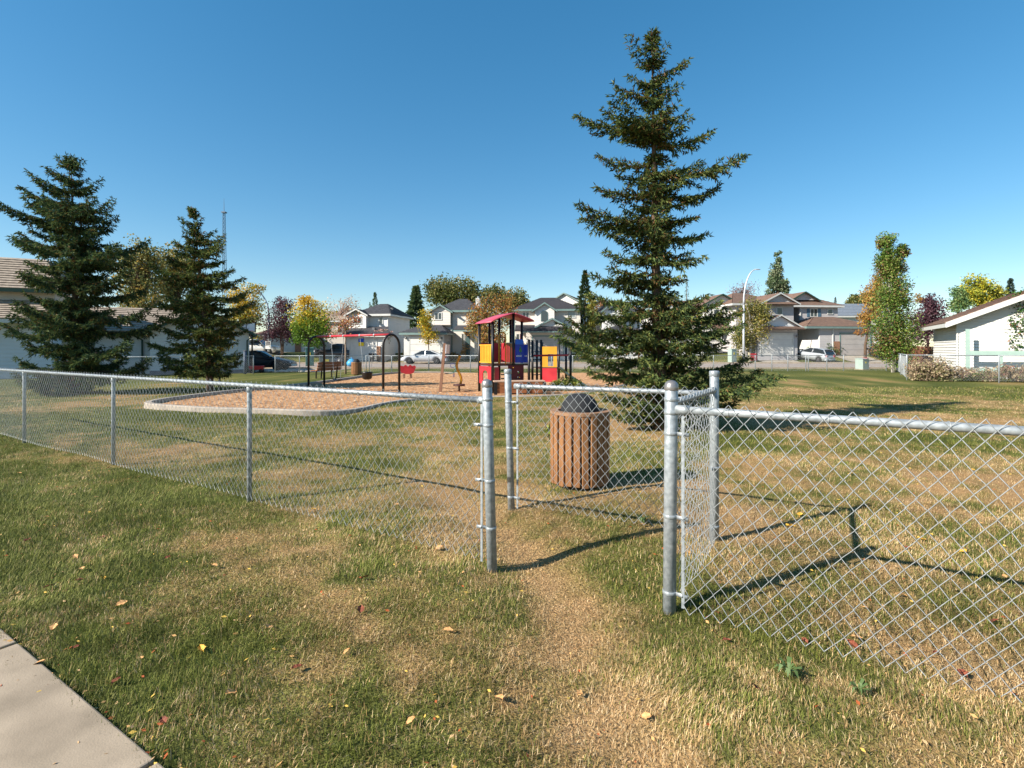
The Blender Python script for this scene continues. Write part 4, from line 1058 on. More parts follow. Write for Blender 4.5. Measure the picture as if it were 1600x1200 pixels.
# ------------------------------------------------------------------ broad-leaved trees
M_leaf = leaf_mat("leaves", .35, .5)
def leafy(label, px, Z, base_py, blobs, n_clumps, n_leaves, leaf, pal, trunk_r=.12, seed=1, spread=.28, name="tree", cat="tree", group=None, fork=.45, droop=0.0, trunkmat=None, grad=None, stems=1, aspect=.62):
    """blobs: (px, py, rx_px, ry_px[, weight]) ellipses of the crown on the photo; leaves gather in clumps on limbs"""
    rng = np.random.default_rng(seed); k = Z/F
    x0 = XP(px, Z); zb = gzs(x0, Z)
    t = thing(name, label, cat, (x0, Z, zb), 0, group)
    B = []
    for b in blobs:
        w = b[4] if len(b) > 4 else 1.0
        B.append((XP(b[0], Z)-x0, ZP(b[1], Z)-zb, b[2]*k, b[3]*k, w))
    wts = np.array([b[2]*b[3]*b[4] for b in B]); wts /= wts.sum()
    top = max(b[1]+b[3] for b in B); low = min(b[1]-b[3] for b in B)
    cen = []
    for i in range(n_clumps):
        b = B[rng.choice(len(B), p=wts)]; b = (b[0], b[1], b[2]*.86, b[3]*.9)
        v = rng.normal(0, 1, 3); v /= np.linalg.norm(v); r = rng.random()**.42
        cen.append((b[0]+v[0]*r*b[2], v[1]*r*b[2]*.9, max(.05, b[1]+v[2]*r*b[3]), (b[2]*b[3])**.5))
    cen = np.array(cen)
    tm = trunkmat or M_bark
    # trunk and limbs
    zf = max(.15, low + (top-low)*.12) if low > .3 else top*.12
    ztop = low + (top-low)*.82; mx = float(np.mean(cen[:, 0]))
    mb = MB()
    for q in range(stems):
        ox = (q-(stems-1)/2)*trunk_r*3
        mb.tube([(ox*.3, 0, -.15), (ox*.5, 0, zf*.5), (mx*.3+ox, 0, zf), (mx*.7+ox*1.6, 0, (zf+ztop)/2), (mx+ox*2, 0, ztop)], [trunk_r*1.25, trunk_r, trunk_r*.85, trunk_r*.45, .012], 8)
    mb.build("trunk", tm, t, True)
    mb = MB()
    for c in cen[:min(len(cen), 90)]:
        zs_ = zf + (max(c[2], zf)-zf)*rng.uniform(.25, .6); u = (zs_-zf)/max(.01, ztop-zf)
        p0 = np.array([mx*(.3+.7*u), 0, zs_]); p1 = c[:3]; m = (p0+p1)/2 + np.array([0, 0, .08*np.linalg.norm(p1-p0)])
        r0 = trunk_r*.34*(1-.5*u)
        mb.tube([tuple(p0), tuple(m), tuple(p1)], [r0, r0*.6, .006+r0*.15], 5, False)
    mb.build("limbs", tm, t)
    ci = rng.integers(0, len(cen), n_leaves); c = cen[ci]
    sg = spread*c[:, 3:4]*np.array([[1, 1, .85]])
    P = c[:, :3] + np.clip(rng.normal(0, 1, (n_leaves, 3)), -1.7, 1.7)*sg
    if droop: P[:, 2] -= np.abs(rng.normal(0, 1, n_leaves))*droop
    P[:, 2] = np.maximum(P[:, 2], .06)
    D = rng.normal(0, 1, (n_leaves, 3)); D[:, 2] -= .4; D /= np.linalg.norm(D, axis=1, keepdims=True)
    E = np.cross(D, rng.normal(0, 1, (n_leaves, 3))); E /= np.linalg.norm(E, axis=1, keepdims=True)
    lf = leaf*rng.uniform(.6, 1.3, n_leaves)[:, None]
    V = np.stack([P - D*lf*.5, P + E*lf*.5*aspect, P + D*lf*.5, P - E*lf*.5*aspect], 1)
    palA = np.array([q[:3] for q in pal])
    cl = rng.integers(0, len(pal), n_clumps)
    if grad is not None:     # palette index follows height
        hh = np.clip((P[:, 2]-low)/(top-low) + rng.normal(0, .13, n_leaves), 0, .999); pi = (hh*len(pal)).astype(int)
    else:
        pi = np.where(rng.random(n_leaves) < .6, cl[ci], rng.integers(0, len(pal), n_leaves))
    C = np.ones((n_leaves, 4, 4)); C[:, :, :3] = (palA[pi]*rng.uniform(.75, 1.2, (n_leaves, 1)))[:, None, :]
    link("crown", np_mesh("crown", V.reshape(-1, 3), [np.arange(n_leaves*4, dtype=np.int32).reshape(-1, 4)], C.reshape(-1, 4)), M_leaf, t)
    return t

GRN = [s(76, 98, 40), s(96, 116, 48), s(60, 82, 38), s(120, 128, 56)]
YEL = [s(206, 166, 40), s(190, 158, 50), s(150, 146, 50), s(214, 180, 64)]
OLV = [s(96, 104, 52), s(118, 118, 66), s(78, 88, 46), s(140, 130, 78)]
AUT = [s(176, 132, 66), s(150, 116, 64), s(126, 120, 66), s(160, 100, 50)]
PUR = [s(78, 46, 58), s(96, 62, 72), s(62, 40, 50), s(110, 80, 86)]
M_birch = pm("pale_bark", s(206, 200, 190), s(160, 150, 140), 6, .8, bump=.3, bscale=20)
leafy("upright green aspen clump at the corner of the garden fence", 1395, 34.0, 580, [(1385,385,9,26,.8),(1376,384,6,8,.5),(1410,392,8,17,.8),(1408,418,9,22,.9),(1385,405,11,26),(1390,425,16,25),(1396,465,22,36),(1396,515,27,38),(1398,548,27,22)], 210, 30000, .125, [s(108,132,54), s(84,112,44), s(140,152,78), s(72,98,40), s(128,100,66)], .05, 21, .34, stems=3, trunkmat=M_birch)
leafy("dense green climber hanging over the white garage corner", 1600, 27.0, 590, [(1600,490,26,34),(1596,530,22,22),(1612,470,26,24),(1578,500,8,26,.5)], 90, 7000, .13, [s(70,104,50), s(92,124,60), s(58,88,44), s(140,96,70)], .08, 22, .26, cat="climber", name="climber")
leafy("rounded ash tree turning yellow on top by the road", 484, 56.5, 556, [(484,500,34,32),(483,478,22,18),(500,510,22,22),(468,515,20,24),(488,535,26,12)], 110, 9000, .21, [s(72,104,34), s(96,128,40), s(120,140,46), s(196,170,50), s(206,168,60)], .16, 23, .26, grad=1)
leafy("dark purple leaved tree with open forked trunk by the road", 441, 60, 553, [(441,505,28,26),(440,480,20,18),(425,520,16,18),(455,520,16,18)], 90, 5600, .20, PUR, .07, 24, .32, stems=3)
leafy("purple leaved tree beside the white garage on the right", 1450, 41, 570, [(1450,500,24,32),(1455,475,14,18),(1440,520,18,20)], 90, 6000, .15, PUR, .1, 25, .28)
leafy("orange yellow tree behind the green aspen", 1352, 58, 556, [(1366,468,16,32),(1354,500,13,16),(1346,516,13,8),(1372,445,10,16),(1436,470,10,10,.6)], 80, 5200, .20, [s(170,132,66), s(182,148,74), s(146,122,66), s(154,106,58)], .14, 26, .28)
leafy("young yellow leaved tree in front of the white garage door by the silver sedan", 670, 55.6, 553, [(668,500,12,18),(670,525,14,14),(664,512,10,20)], 46, 1900, .20, YEL[:3]+[s(150,150,50)], .055, 27, .30)
leafy("drooping birch with russet and bare twigs between the houses", 768, 56.0, 552, [(768,490,30,38),(745,500,18,34),(790,480,18,30),(770,525,24,20)], 130, 8200, .20, AUT+[s(120,122,62)], .16, 28, .26, droop=.5)
leafy("big round green cottonwood behind the dark roofed houses", 715, 96, 560, [(712,460,46,28),(690,458,30,26),(735,455,26,20),(760,470,30,22)], 150, 9000, .42, OLV, .4, 29, .24)
leafy("grey green leafy tree behind the russet birch", 800, 98, 560, [(800,472,26,22),(780,462,26,18),(815,478,14,14)], 80, 4200, .42, OLV, .3, 30, .26)
leafy("weeping olive gold birch beside the pale street lamp", 1172, 58.6, 556, [(1176,480,26,18),(1178,505,26,26),(1162,525,18,18),(1190,490,16,22)], 130, 11000, .19, [s(122,122,64), s(138,130,70), s(100,106,54), s(150,132,68)], .13, 31, .24, droop=.7, trunkmat=M_birch)
leafy("bare reddish twig tree behind the pale street lamp", 1168, 84, 560, [(1165,455,22,18),(1150,460,16,12)], 80, 900, .22, [s(150,120,120), s(130,104,104)], .16, 32, .35)
leafy("tall narrow poplar behind the brown roofs", 1216, 105, 560, [(1216,406,6,18),(1214,432,11,26),(1222,448,13,16),(1205,450,9,16)], 110, 6000, .40, [s(92,112,80), s(110,128,92), s(76,96,68), s(136,142,112)], .3, 33, .22)
leafy("tall autumn cottonwood mass behind the left garage, left half", 222, 62, 560, [(220,420,34,50),(205,440,24,50),(235,400,24,30),(225,480,40,40)], 140, 9500, .30, [s(146,144,92), s(116,120,68), s(160,150,88), s(176,146,74), s(84,96,52)], .35, 34, .24)
leafy("shorter autumn cottonwood between the two left spruces", 275, 66, 560, [(272,430,30,46),(262,470,34,50),(290,420,20,36)], 120, 8000, .30, [s(138,138,86), s(108,114,62), s(150,142,80), s(168,138,66), s(76,90,46)], .35, 35, .24)
leafy("golden tree showing behind the garage gable and basketball hoop", 380, 60, 556, [(380,470,26,26),(395,490,22,26),(370,500,20,22),(402,460,14,18,.6),(402,535,10,12,.5)], 100, 5200, .22, YEL+[s(110,124,50)], .14, 36, .27)
leafy("slim young yellow leaved tree beside the smaller spruce trunk", 343, 20.5, 607, [(345,530,16,22),(350,515,22,16),(338,545,12,14)], 40, 900, .085, YEL, .035, 37, .3)
leafy("slim young tree with sparse russet leaves behind the swing beam", 540, 32, 582, [(535,505,24,14),(548,500,16,20),(528,520,14,10)], 46, 620, .13, [s(170,110,80), s(186,130,96), s(150,90,70), s(176,150,80)], .055, 38, .34, trunkmat=pm("grey_bark", s(150, 132, 116), s(120, 106, 94), 6, .9))
leafy("pale bare branched tree behind the road near the left houses", 530, 78, 560, [(530,485,24,20),(515,495,18,20),(548,478,16,18)], 90, 900, .24, [s(190,160,140), s(204,176,150), s(180,150,120)], .2, 39, .35, trunkmat=pm("pale_twig", s(176, 156, 146), s(150, 130, 120), 6, .9))
leafy("pink white flowering shrub tree at the corner of the garage with the flag", 596, 59.4, 553, [(596,527,13,11),(604,522,9,8),(590,535,8,8)], 50, 2400, .16, [s(206,160,146), s(216,186,170), s(176,112,104), s(120,120,70)], .14, 40, .32)
leafy("yellow green trees above the white garage roof, tallest clump", 1530, 74, 560, [(1515,455,14,26),(1535,450,16,24),(1522,465,20,16)], 80, 4600, .30, [s(176,170,50), s(150,156,60), s(120,136,56), s(196,176,60)], .2, 41, .26)
leafy("blue green small tree left above the white garage roof", 1496, 72, 560, [(1496,465,12,18),(1500,478,14,12)], 50, 2200, .28, [s(110,136,84), s(90,120,76), s(136,150,90)], .14, 42, .28)
leafy("yellow green small tree right above the white garage roof", 1560, 74, 560, [(1556,460,12,16),(1560,470,12,10)], 40, 2000, .28, [s(170,170,70), s(140,150,66), s(186,176,80)], .14, 43, .28)
leafy("distant round green tree over the blue grey roof", 1340, 120, 565, [(1338,470,18,10),(1352,464,12,10)], 50, 2200, .5, OLV, .3, 44, .26)
leafy("narrow yellowing columnar tree against the gable house behind the spruce", 926, 64, 556, [(925,478,8,22),(926,500,9,18)], 50, 2200, .2, [s(140,138,58), s(120,124,54), s(170,150,64)], .1, 45, .26)
leafy("orange tinted tree behind the tall spruce and houses", 945, 92, 560, [(942,480,14,16),(950,490,14,14)], 40, 1500, .34, [s(190,130,96), s(170,120,90), s(150,120,80)], .2, 46, .3)

def far_conifer(label, px, Z, top_py, low_py, half_px, pal, seed, n=1800, col=False):
    rng = np.random.default_rng(seed); x0 = XP(px, Z); zb = gzs(x0, Z); k = Z/F
    H = ZP(top_py, Z)-zb; zl = max(.4, ZP(low_py, Z)-zb); Rm = half_px*k
    t = thing("conifer_tree", label, "tree", (x0, Z, zb))
    MB().tube([(0, 0, -.2), (0, 0, H*.5), (0, 0, H*.97)], [.05*Rm+.12, .09, .02], 7).build("trunk", M_bark, t, True)
    u = rng.random(n)**(.75 if not col else 1.0); z = zl + (H-zl)*u
    r = Rm*((1-u)**.8 if not col else np.minimum(1, 2.2*(1-u)+.1)*np.minimum(1, .5+u*2))*(.35+.65*rng.random(n)**.5)*(1+.25*np.sin(z*3.0/k*.25+rng.random(n)))
    a = rng.uniform(0, 6.283, n)
    P = np.stack([r*np.cos(a), r*np.sin(a), z], -1); D = np.stack([np.cos(a), np.sin(a), rng.normal(-.15 if not col else .9, .3, n)], -1); D /= np.linalg.norm(D, axis=1, keepdims=True)
    palA = np.array([q[:3] for q in pal]); C = palA[rng.integers(0, len(pal), n)]*rng.uniform(.7, 1.2, (n, 1))
    V, Fq, Cc = twig_mesh(P - D*Rm*.1, D, Rm*rng.uniform(.25, .5, n), Rm*rng.uniform(.10, .2, n), C)
    link("crown", np_mesh("crown", V, [Fq], Cc), M_needles, t)
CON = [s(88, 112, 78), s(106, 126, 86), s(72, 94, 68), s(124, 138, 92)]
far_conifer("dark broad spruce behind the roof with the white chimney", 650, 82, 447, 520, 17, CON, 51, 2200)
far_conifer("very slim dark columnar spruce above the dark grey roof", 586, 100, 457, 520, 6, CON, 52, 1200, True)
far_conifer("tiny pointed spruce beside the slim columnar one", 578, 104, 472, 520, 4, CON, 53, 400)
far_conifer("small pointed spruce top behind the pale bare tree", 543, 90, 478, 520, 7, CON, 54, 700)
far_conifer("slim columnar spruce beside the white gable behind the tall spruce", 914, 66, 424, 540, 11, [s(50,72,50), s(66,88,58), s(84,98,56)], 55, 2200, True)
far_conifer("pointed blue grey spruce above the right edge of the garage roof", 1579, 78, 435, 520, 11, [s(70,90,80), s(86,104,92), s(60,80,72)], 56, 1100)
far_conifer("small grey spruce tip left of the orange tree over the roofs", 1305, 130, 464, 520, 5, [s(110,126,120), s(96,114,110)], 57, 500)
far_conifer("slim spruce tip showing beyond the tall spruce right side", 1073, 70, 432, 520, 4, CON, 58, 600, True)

# dry shrubs by the garden fence
def shrub(label, px, Z, w_px, h_px, pal, seed, n=3400, leaf=.09, group=None):
    base = HZ + (CAMH - gzs(XP(px, Z), Z))*F/Z
    blobs = [(px, base-h_px*.5, w_px*.5, h_px*.55), (px-w_px*.22, base-h_px*.4, w_px*.3, h_px*.42), (px+w_px*.24, base-h_px*.38, w_px*.28, h_px*.4)]
    return leafy(label, px, Z, base, blobs, 60, n, leaf, pal, .03, seed, .24, "shrub", "shrub", group, stems=3)
DRY = [s(166, 146, 116), s(184, 166, 134), s(140, 120, 98), s(132, 130, 88), s(150, 124, 106)]
shrub("largest rounded dry pinkish shrub behind the garden fence", 1462, 24.8, 84, 34, DRY, 61, 5200)
shrub("low dry shrub with green leaves under the pale green frame", 1535, 24.6, 60, 20, DRY+[s(104,122,66)], 62, 2600)
shrub("dry brown shrub under the climber at the garage", 1590, 24.2, 60, 30, DRY[:3]+[s(104,112,66), s(150,104,90)], 63, 3400)
shrub("low green bush beside the play tower slide", 885, 19.0, 52, 20, [s(120,136,62), s(150,150,70), s(90,112,50)], 64, 2200, .08)
shrub("small green tuft of leaves behind the slatted bin rim", 868, 8.6, 28, 36, [s(124,138,60), s(150,152,70), s(96,112,50)], 65, 700, .06)
shrub("clipped dark green bush by the grey garage on the right", 1297, 61.5, 34, 20, [s(70,90,50), s(54,74,42), s(86,104,58)], 66, 1800, .16)
shrub("green and yellow bush behind the silver hatchback", 1275, 63.0, 28, 22, [s(120,132,60), s(90,112,52), s(150,140,70)], 67, 1500, .16)
shrub("red leaved bush in the front garden bed by the grey house", 718, 61, 18, 22, [s(160,50,70), s(140,44,60), s(120,40,50)], 68, 900, .16)
shrub("tan plumed ornamental grass clump in the front garden bed", 728, 60, 16, 26, [s(222,176,120), s(206,160,100), s(190,150,90)], 69, 900, .18)
shrub("low green and orange bedding plants along the grey house", 706, 59.4, 24, 12, [s(110,120,50), s(190,120,50), s(90,104,44), s(204,150,50)], 70, 900, .14)
shrub("small yellow green shrub between the two white garage doors", 633, 60, 8, 14, [s(190,160,60), s(120,120,60)], 71, 400, .14)

# ------------------------------------------------------------------ houses
def siding(name, col, col2=None):
    """painted lap siding: flat colour, fine horizontal courses as relief"""
    if name in MATS: return MATS[name]
    m = pm(name, col, col2 or tuple(v*.93 for v in col[:3]) + (1,), 1.2, .6)
    nt = m.node_tree; b = nt.nodes["Principled BSDF"]
    tc = nt.nodes.new("ShaderNodeTexCoord"); w = nt.nodes.new("ShaderNodeTexWave"); w.wave_type = 'BANDS'; w.bands_direction = 'Z'; w.wave_profile = 'SAW'; w.inputs["Scale"].default_value = 1.57
    nt.links.new(tc.outputs["Object"], w.inputs[0])
    bp = nt.nodes.new("ShaderNodeBump"); bp.inputs["Strength"].default_value = .8; bp.inputs["Distance"].default_value = .03; bp.invert = True
    nt.links.new(w.outputs["Fac"], bp.inputs["Height"]); nt.links.new(bp.outputs[0], b.inputs["Normal"])
    return m
S_white = siding("siding_white", s(208, 205, 200)); S_cream = siding("siding_cream", s(204, 196, 186)); S_grey = siding("siding_grey", s(172, 168, 168))
S_beige = siding("siding_beige", s(190, 180, 168)); S_blue = siding("siding_pale", s(206, 208, 210))
M_trim = pm("white_trim", s(196, 196, 192), s(184, 184, 180), 2, .5)
M_gtrim = pm("green_trim", s(40, 70, 58), s(32, 58, 48), 2, .5)
M_ttrim = pm("teal_trim", s(112, 134, 130), s(98, 120, 118), 2, .5)
M_roofD = pm("dark_shingle", s(72, 72, 76), s(56, 56, 60), 3, .9, bump=.4, bscale=14)
M_roofK = pm("black_shingle", s(62, 58, 62), s(48, 46, 50), 3, .9, bump=.4, bscale=14)
M_roofB = pm("brown_shingle", s(122, 98, 84), s(100, 80, 70), 3, .9, bump=.4, bscale=14)
M_roofT = pm("cedar_shake", s(164, 150, 134), s(130, 116, 104), 5, .9, bump=.6, bscale=14)
M_roofG = pm("bluegrey_shingle", s(112, 120, 130), s(98, 106, 116), 3, .9, bump=.4, bscale=14)
M_glassD = glass_mat("window_glass", (.035, .045, .05, 1))
M_brick = pm("brown_brick", s(150, 112, 88), s(128, 92, 72), 6, .9, bump=.4, bscale=10)
M_gdoor = pm("garage_door_white", s(200, 198, 194), s(190, 188, 184), 2, .5)
M_gdoorG = pm("garage_door_grey", s(168, 162, 158), s(156, 150, 146), 2, .5)

def roof_plane(mb, a, b, c, d, th=.10, n=9, lip=.035):
    """sloped plane a-b (eave) to d-c (ridge) laid in overlapping courses"""
    a, b, c, d = map(Vector, (a, b, c, d)); nr = (b-a).cross(d-a)
    if nr.length < 1e-6: nr = (b-a).cross(c-a)
    nr.normalize()
    if nr.z < 0: nr = -nr
    for i in range(n):
        u0, u1 = i/n, (i+1)/n
        p0, p1 = a.lerp(d, u0), b.lerp(c, u0); q0, q1 = a.lerp(d, u1), b.lerp(c, u1)
        top = [p0+nr*(th+lip), p1+nr*(th+lip), q1+nr*th, q0+nr*th]; bot = [p0, p1, q1, q0]
        mb.add(top+bot, [(0, 1, 2, 3), (7, 6, 5, 4), (0, 4, 5, 1), (1, 5, 6, 2), (2, 6, 7, 3), (3, 7, 4, 0)])

class House:
    def __init__(self, label, px, Z, rot=0, zb=None, name="house", cat="house"):
        self.pc, self.Z = px, Z; x = XP(px, Z); self.zb = gzs(x, Z) if zb is None else zb
        self.x0 = x; self.c = math.cos(R(rot)); self.s = math.sin(R(rot))
        self.t = thing(name, label, cat, (x, Z, self.zb), R(rot))
    def X(self, px, y=0):
        """local x of the plane at local depth y that this pixel column meets"""
        k = (px-800)/F; return (k*self.Z + k*y*self.c - self.x0 + y*self.s) / (self.c - k*self.s)
    def H(self, py, y=0): return ZP(py, self.Z+y*self.c) - self.zb
    def at(self, y): return (lambda p: self.X(p, y)), (lambda p, d=0: self.H(p, y+d))
    def wall(self, x0, x1, y0, y1, z0, z1, mat, name="wall"): return MB().box(x0, x1, y0, y1, z0, z1).build(name, mat, self.t)
    def hip(self, x0, x1, y0, y1, ze, zr, mat, trim=M_trim, ov=.4, ax='x', ins=None, n=9, endcap=(1, 1)):
        x0 -= ov; x1 += ov; y0 -= ov; y1 += ov; w, d = x1-x0, y1-y0
        if ins is None: ins = (d if ax == 'x' else w)/2
        ins = min(ins, (w if ax == 'x' else d)*.40); i0, i1 = ins*endcap[0], ins*endcap[1]; mb = MB()
        if ax == 'x':
            m = (y0+y1)/2; r0, r1 = (x0+i0, m, zr), (x1-i1, m, zr)
            roof_plane(mb, (x0, y0, ze), (x1, y0, ze), r1, r0, n=n); roof_plane(mb, (x1, y1, ze), (x0, y1, ze), r0, r1, n=n)
            if i0: roof_plane(mb, (x0, y1, ze), (x0, y0, ze), r0, r0, n=n)
            if i1: roof_plane(mb, (x1, y0, ze), (x1, y1, ze), r1, r1, n=n)
        else:
            m = (x0+x1)/2; r0, r1 = (m, y0+i0, zr), (m, y1-i1, zr)
            roof_plane(mb, (x0, y1, ze), (x0, y0, ze), r0, r1, n=n); roof_plane(mb, (x1, y0, ze), (x1, y1, ze), r1, r0, n=n)
            if i0: roof_plane(mb, (x0, y0, ze), (x1, y0, ze), r0, r0, n=n)
            if i1: roof_plane(mb, (x1, y1, ze), (x0, y1, ze), r1, r1, n=n)
        o = mb.build("roof", mat, self.t)
        f = MB(); f.box(x0-.02, x1+.02, y0-.03, y0+.0, ze-.16, ze+.08); f.box(x0-.03, x0, y0+.001, y1, ze-.16, ze+.08); f.box(x1, x1+.03, y0+.001, y1, ze-.16, ze+.08); f.build("fascia", trim, o)
        MB().box(x0+.01, x1-.01, y0+.01, y1-.01, ze-.17, ze-.14).build("soffit", M_trim, o)
        return o
    def gable(self, x0, x1, y0, y1, ze, zr, mat, wmat, trim=M_trim, ov=.35, n=7, rake=.16, ax='y'):
        """ridge along y, gable wall towards the viewer"""
        m = (x0+x1)/2; sl = (zr-ze)/(m-x0); e0, e1, zo = x0-ov, x1+ov, ze-sl*ov; f = y0-ov; mb = MB()
        roof_plane(mb, (e0, y1, zo), (e0, f, zo), (m, f, zr), (m, y1, zr), n=n); roof_plane(mb, (e1, f, zo), (e1, y1, zo), (m, y1, zr), (m, f, zr), n=n)
        o = mb.build("roof", mat, self.t)
        MB().prism([(x0, y0+.001, ze-.002), (x1, y0+.001, ze-.002), (m, y0+.001, zr-.04)], (0, .12, 0)).build("gable_wall", wmat, self.t)
        for sg, e in ((-1, e0), (1, e1)):
            MB().prism([(e, f-.03, zo-rake*.4), (m, f-.03, zr-rake*.4), (m, f-.03, zr+.11), (e, f-.03, zo+.11)], (0, .028, 0)).build("rake_board", trim, o)
        return o
    def window(self, x0, x1, z0, z1, y=0, mull=1, frame=M_trim, shut=None, glass=M_glassD, sill=True):
        w = .09; mb = MB(); mb.box(x0-w, x1+w, y-.05, y+.02, z1, z1+w); mb.box(x0-w, x1+w, y-.07, y+.02, z0-w, z0); mb.box(x0-w, x0, y-.05, y+.02, z0, z1); mb.box(x1, x1+w, y-.05, y+.02, z0, z1)
        for k in range(mull): xm = x0+(x1-x0)*(k+1)/(mull+1); mb.box(xm-.035, xm+.035, y-.045, y+.02, z0, z1)
        o = mb.build("window", frame, self.t)
        for k in range(mull+1):
            xa, xb = x0+(x1-x0)*k/(mull+1), x0+(x1-x0)*(k+1)/(mull+1)
            MB().box(xa+.03, xb-.03, y-.02, y-.008, z0+.002, z1-.002).build("pane", glass, o)
        if shut:
            for xa in (x0-w-.42, x1+w+.02): MB().box(xa, xa+.40, y-.05, y-.003, z0-.05, z1+.05).build("shutter", shut, o)
        return o
    def gdoor(self, x0, x1, z0, z1, y=0, mat=M_gdoor, trim=M_trim):
        mb = MB(); mb.box(x0-.12, x0, y-.06, y+.02, z0, z1+.14); mb.box(x1, x1+.12, y-.06, y+.02, z0, z1+.14); mb.box(x0, x1, y-.06, y+.02, z1, z1+.14)
        o = mb.build("garage_door", trim, self.t); n = 4
        for k in range(n):
            za, zz = z0+(z1-z0)*k/n, z0+(z1-z0)*(k+1)/n
            MB().box(x0+.002, x1-.002, y-.03, y-.004, za+.012, zz-.012).build("door_panel", mat, o)
        return o
    def spout(self, x, y, z0, z1, mat=M_trim): return MB().box(x-.05, x+.05, y-.09, y-.005, z0, z1).build("downspout", mat, self.t)
    def vent(self, x, y, z, mat=M_dark): return MB().box(x-.15, x+.15, y-.15, y+.15, z-.05, z+.22).build("roof_vent", mat, self.t)
    def door(self, x0, x1, z0, z1, y, mat):
        o = MB().box(x0, x1, y-.04, y-.004, z0, z1).build("door", mat, self.t); MB().box(x1-.14, x1-.08, y-.09, y-.041, z0+.95, z0+1.05).build("handle", M_galv, o); return o

M_flagb = pm("flag_blue", s(40, 80, 190), s(34, 70, 176), 4, .7); M_flagy = pm("flag_yellow", s(240, 206, 30), s(230, 194, 24), 4, .7)
def house_1():
    h = House("white two storey house with grey roof and flag on its garage door", 576, 62, -9)
    X, H = h.X, h.H; z0 = -.8
    ze = H(492); zr = H(477.5, 5)
    h.wall(X(546), X(607), .01, 7.2, z0, ze, S_white)
    h.wall(X(547), X(577), -.9, .0, H(516), ze-.02, S_white, "bay_wall")
    h.hip(X(556), X(607), 0, 7.2, ze, zr, M_roofD, n=10)
    h.gable(X(549), X(577), -.9, 3.5, ze-.02, H(484.5), M_roofD, S_beige)
    h.window(X(558.5), X(569.5), H(505.5), H(496.5), -.9); h.window(X(593), X(597.5), H(505.5), H(496), .0, 0)
    gy = -3.4
    X0, H0 = X, H; X, H = h.at(gy)
    h.wall(X(541), X(600), gy, -.05, z0, H(524), S_white, "garage_wall")
    mb = MB(); roof_plane(mb, (X(537), gy-.5, H(524.5)), (X(611), gy-.5, H(524.5)), (X0(607), .0, H0(511.5)), (X0(545), .0, H0(511.5)), n=8); mb.build("garage_roof", M_roofD, h.t)
    MB().box(X(537), X(611), gy-.53, gy-.5, H(526.5), H(524)).build("fascia", M_trim, h.t)
    h.gdoor(X(548), X(588), z0+.4, H(530.5), gy)
    h.vent(X0(546.5), -1.6, H(515.5)); h.vent(X0(593), -1.6, H(514)); h.vent(X0(601), 2.2, H0(482))
    h.spout(X0(606), .01, z0, ze)
    MB().box(X(589), X(595), gy-.12, gy-.01, z0, H(541)).build("brick_base", M_brick, h.t)
    # flag hung on the garage door, in its own thing
    f = thing("flag", "blue over yellow flag hung on the white garage door", "flag", h.t.matrix_basis @ Vector((X(565), gy-.12, H(540.5))), R(-9))
    for nm, za, zb_, m in (("blue_stripe", .42, .84, M_flagb), ("yellow_stripe", 0, .418, M_flagy)):
        n = 6; mb = MB(); vs = []; 
        for i in range(n+1):
            x = -.32+.64*i/n; yy = .03*math.sin(i*1.7); vs += [(x, yy, za), (x, yy, zb_), (x, yy+.012, zb_), (x, yy+.012, za)]
        fs = [q for i in range(n) for q in ((i*4, i*4+4, i*4+5, i*4+1), (i*4+1, i*4+5, i*4+6, i*4+2), (i*4+2, i*4+6, i*4+7, i*4+3), (i*4+3, i*4+7, i*4+4, i*4))]
        mb.add(vs, fs+[(0, 1, 2, 3), (n*4+3, n*4+2, n*4+1, n*4)]); mb.build(nm, m, f)
    return h
house_1()

def house_2():
    h = House("cream house with dark hip roofs, white chimney and white double garage", 676, 60, -8)
    X, H = h.X, h.H; z0 = -.8
    gy = -2.8; X0, H0 = X, H; X, H = h.at(gy)
    h.wall(X(631), X(694), gy, 5.0, z0, H(521), S_grey, "garage_wall")
    h.hip(X(631), X(694), gy, 5.0, H(521), H(502.5), M_roofD, M_ttrim, n=9)
    for a, b in ((631.5, 638.8), (689.2, 693.7)): MB().box(X(a), X(b), gy-.06, gy-.004, z0, H(522.5)).build("pillar", M_trim, h.t)
    h.gdoor(X(640.5), X(687), z0+.3, H(528), gy)
    for px in (635, 691): MB().lathe([(.06, -.12), (.11, 0), (.06, .12)], (X(px), gy-.2, H(528.5)), 8).build("lamp", M_dark, h.t)
    X, H = X0, H0; uy = .4
    h.wall(X(674), X(740), uy, 8, z0, H(486.5), S_cream)
    h.wall(X(675), X(704), uy-.5, uy-.01, H(508), H(487), S_cream, "bay_wall")
    h.hip(X(682), X(740), uy, 8, H(486), H(468.5, 4), M_roofD, M_ttrim, n=10)
    h.gable(X(674), X(704), uy-.5, 3.5, H(486.5), H(477.5), M_roofD, S_white, M_ttrim)
    h.window(X(680.5), X(690), H(499), H(489.5), uy-.5)
    h.wall(X(733), X(739), 3.6, 4.6, H(480), H(462), M_trim, "chimney"); MB().tube([(X(736), 4.1, H(462)), (X(736), 4.1, H(458.5))], .13, 8).build("flue", M_galv, h.t)
    mb = MB(); roof_plane(mb, (X(713), uy-1.8, H(517)), (X(742), uy-1.8, H(517)), (X(742), uy, H(509.5)), (X(713), uy, H(509.5)), n=4); mb.build("porch_roof", M_roofD, h.t)
    MB().box(X(713), X(742), uy-1.83, uy-1.8, H(519), H(516.6)).build("fascia", M_ttrim, h.t)
    h.door(X(726), X(733), z0+.7, H(519.5), uy, pm("teal_door", s(70, 92, 92), s(60, 82, 82), 3, .5)); h.window(X(720.5), X(723.5), H(541), H(522), uy, 0)
    h.spout(X(705), uy, z0, H(487), M_ttrim)
house_2()

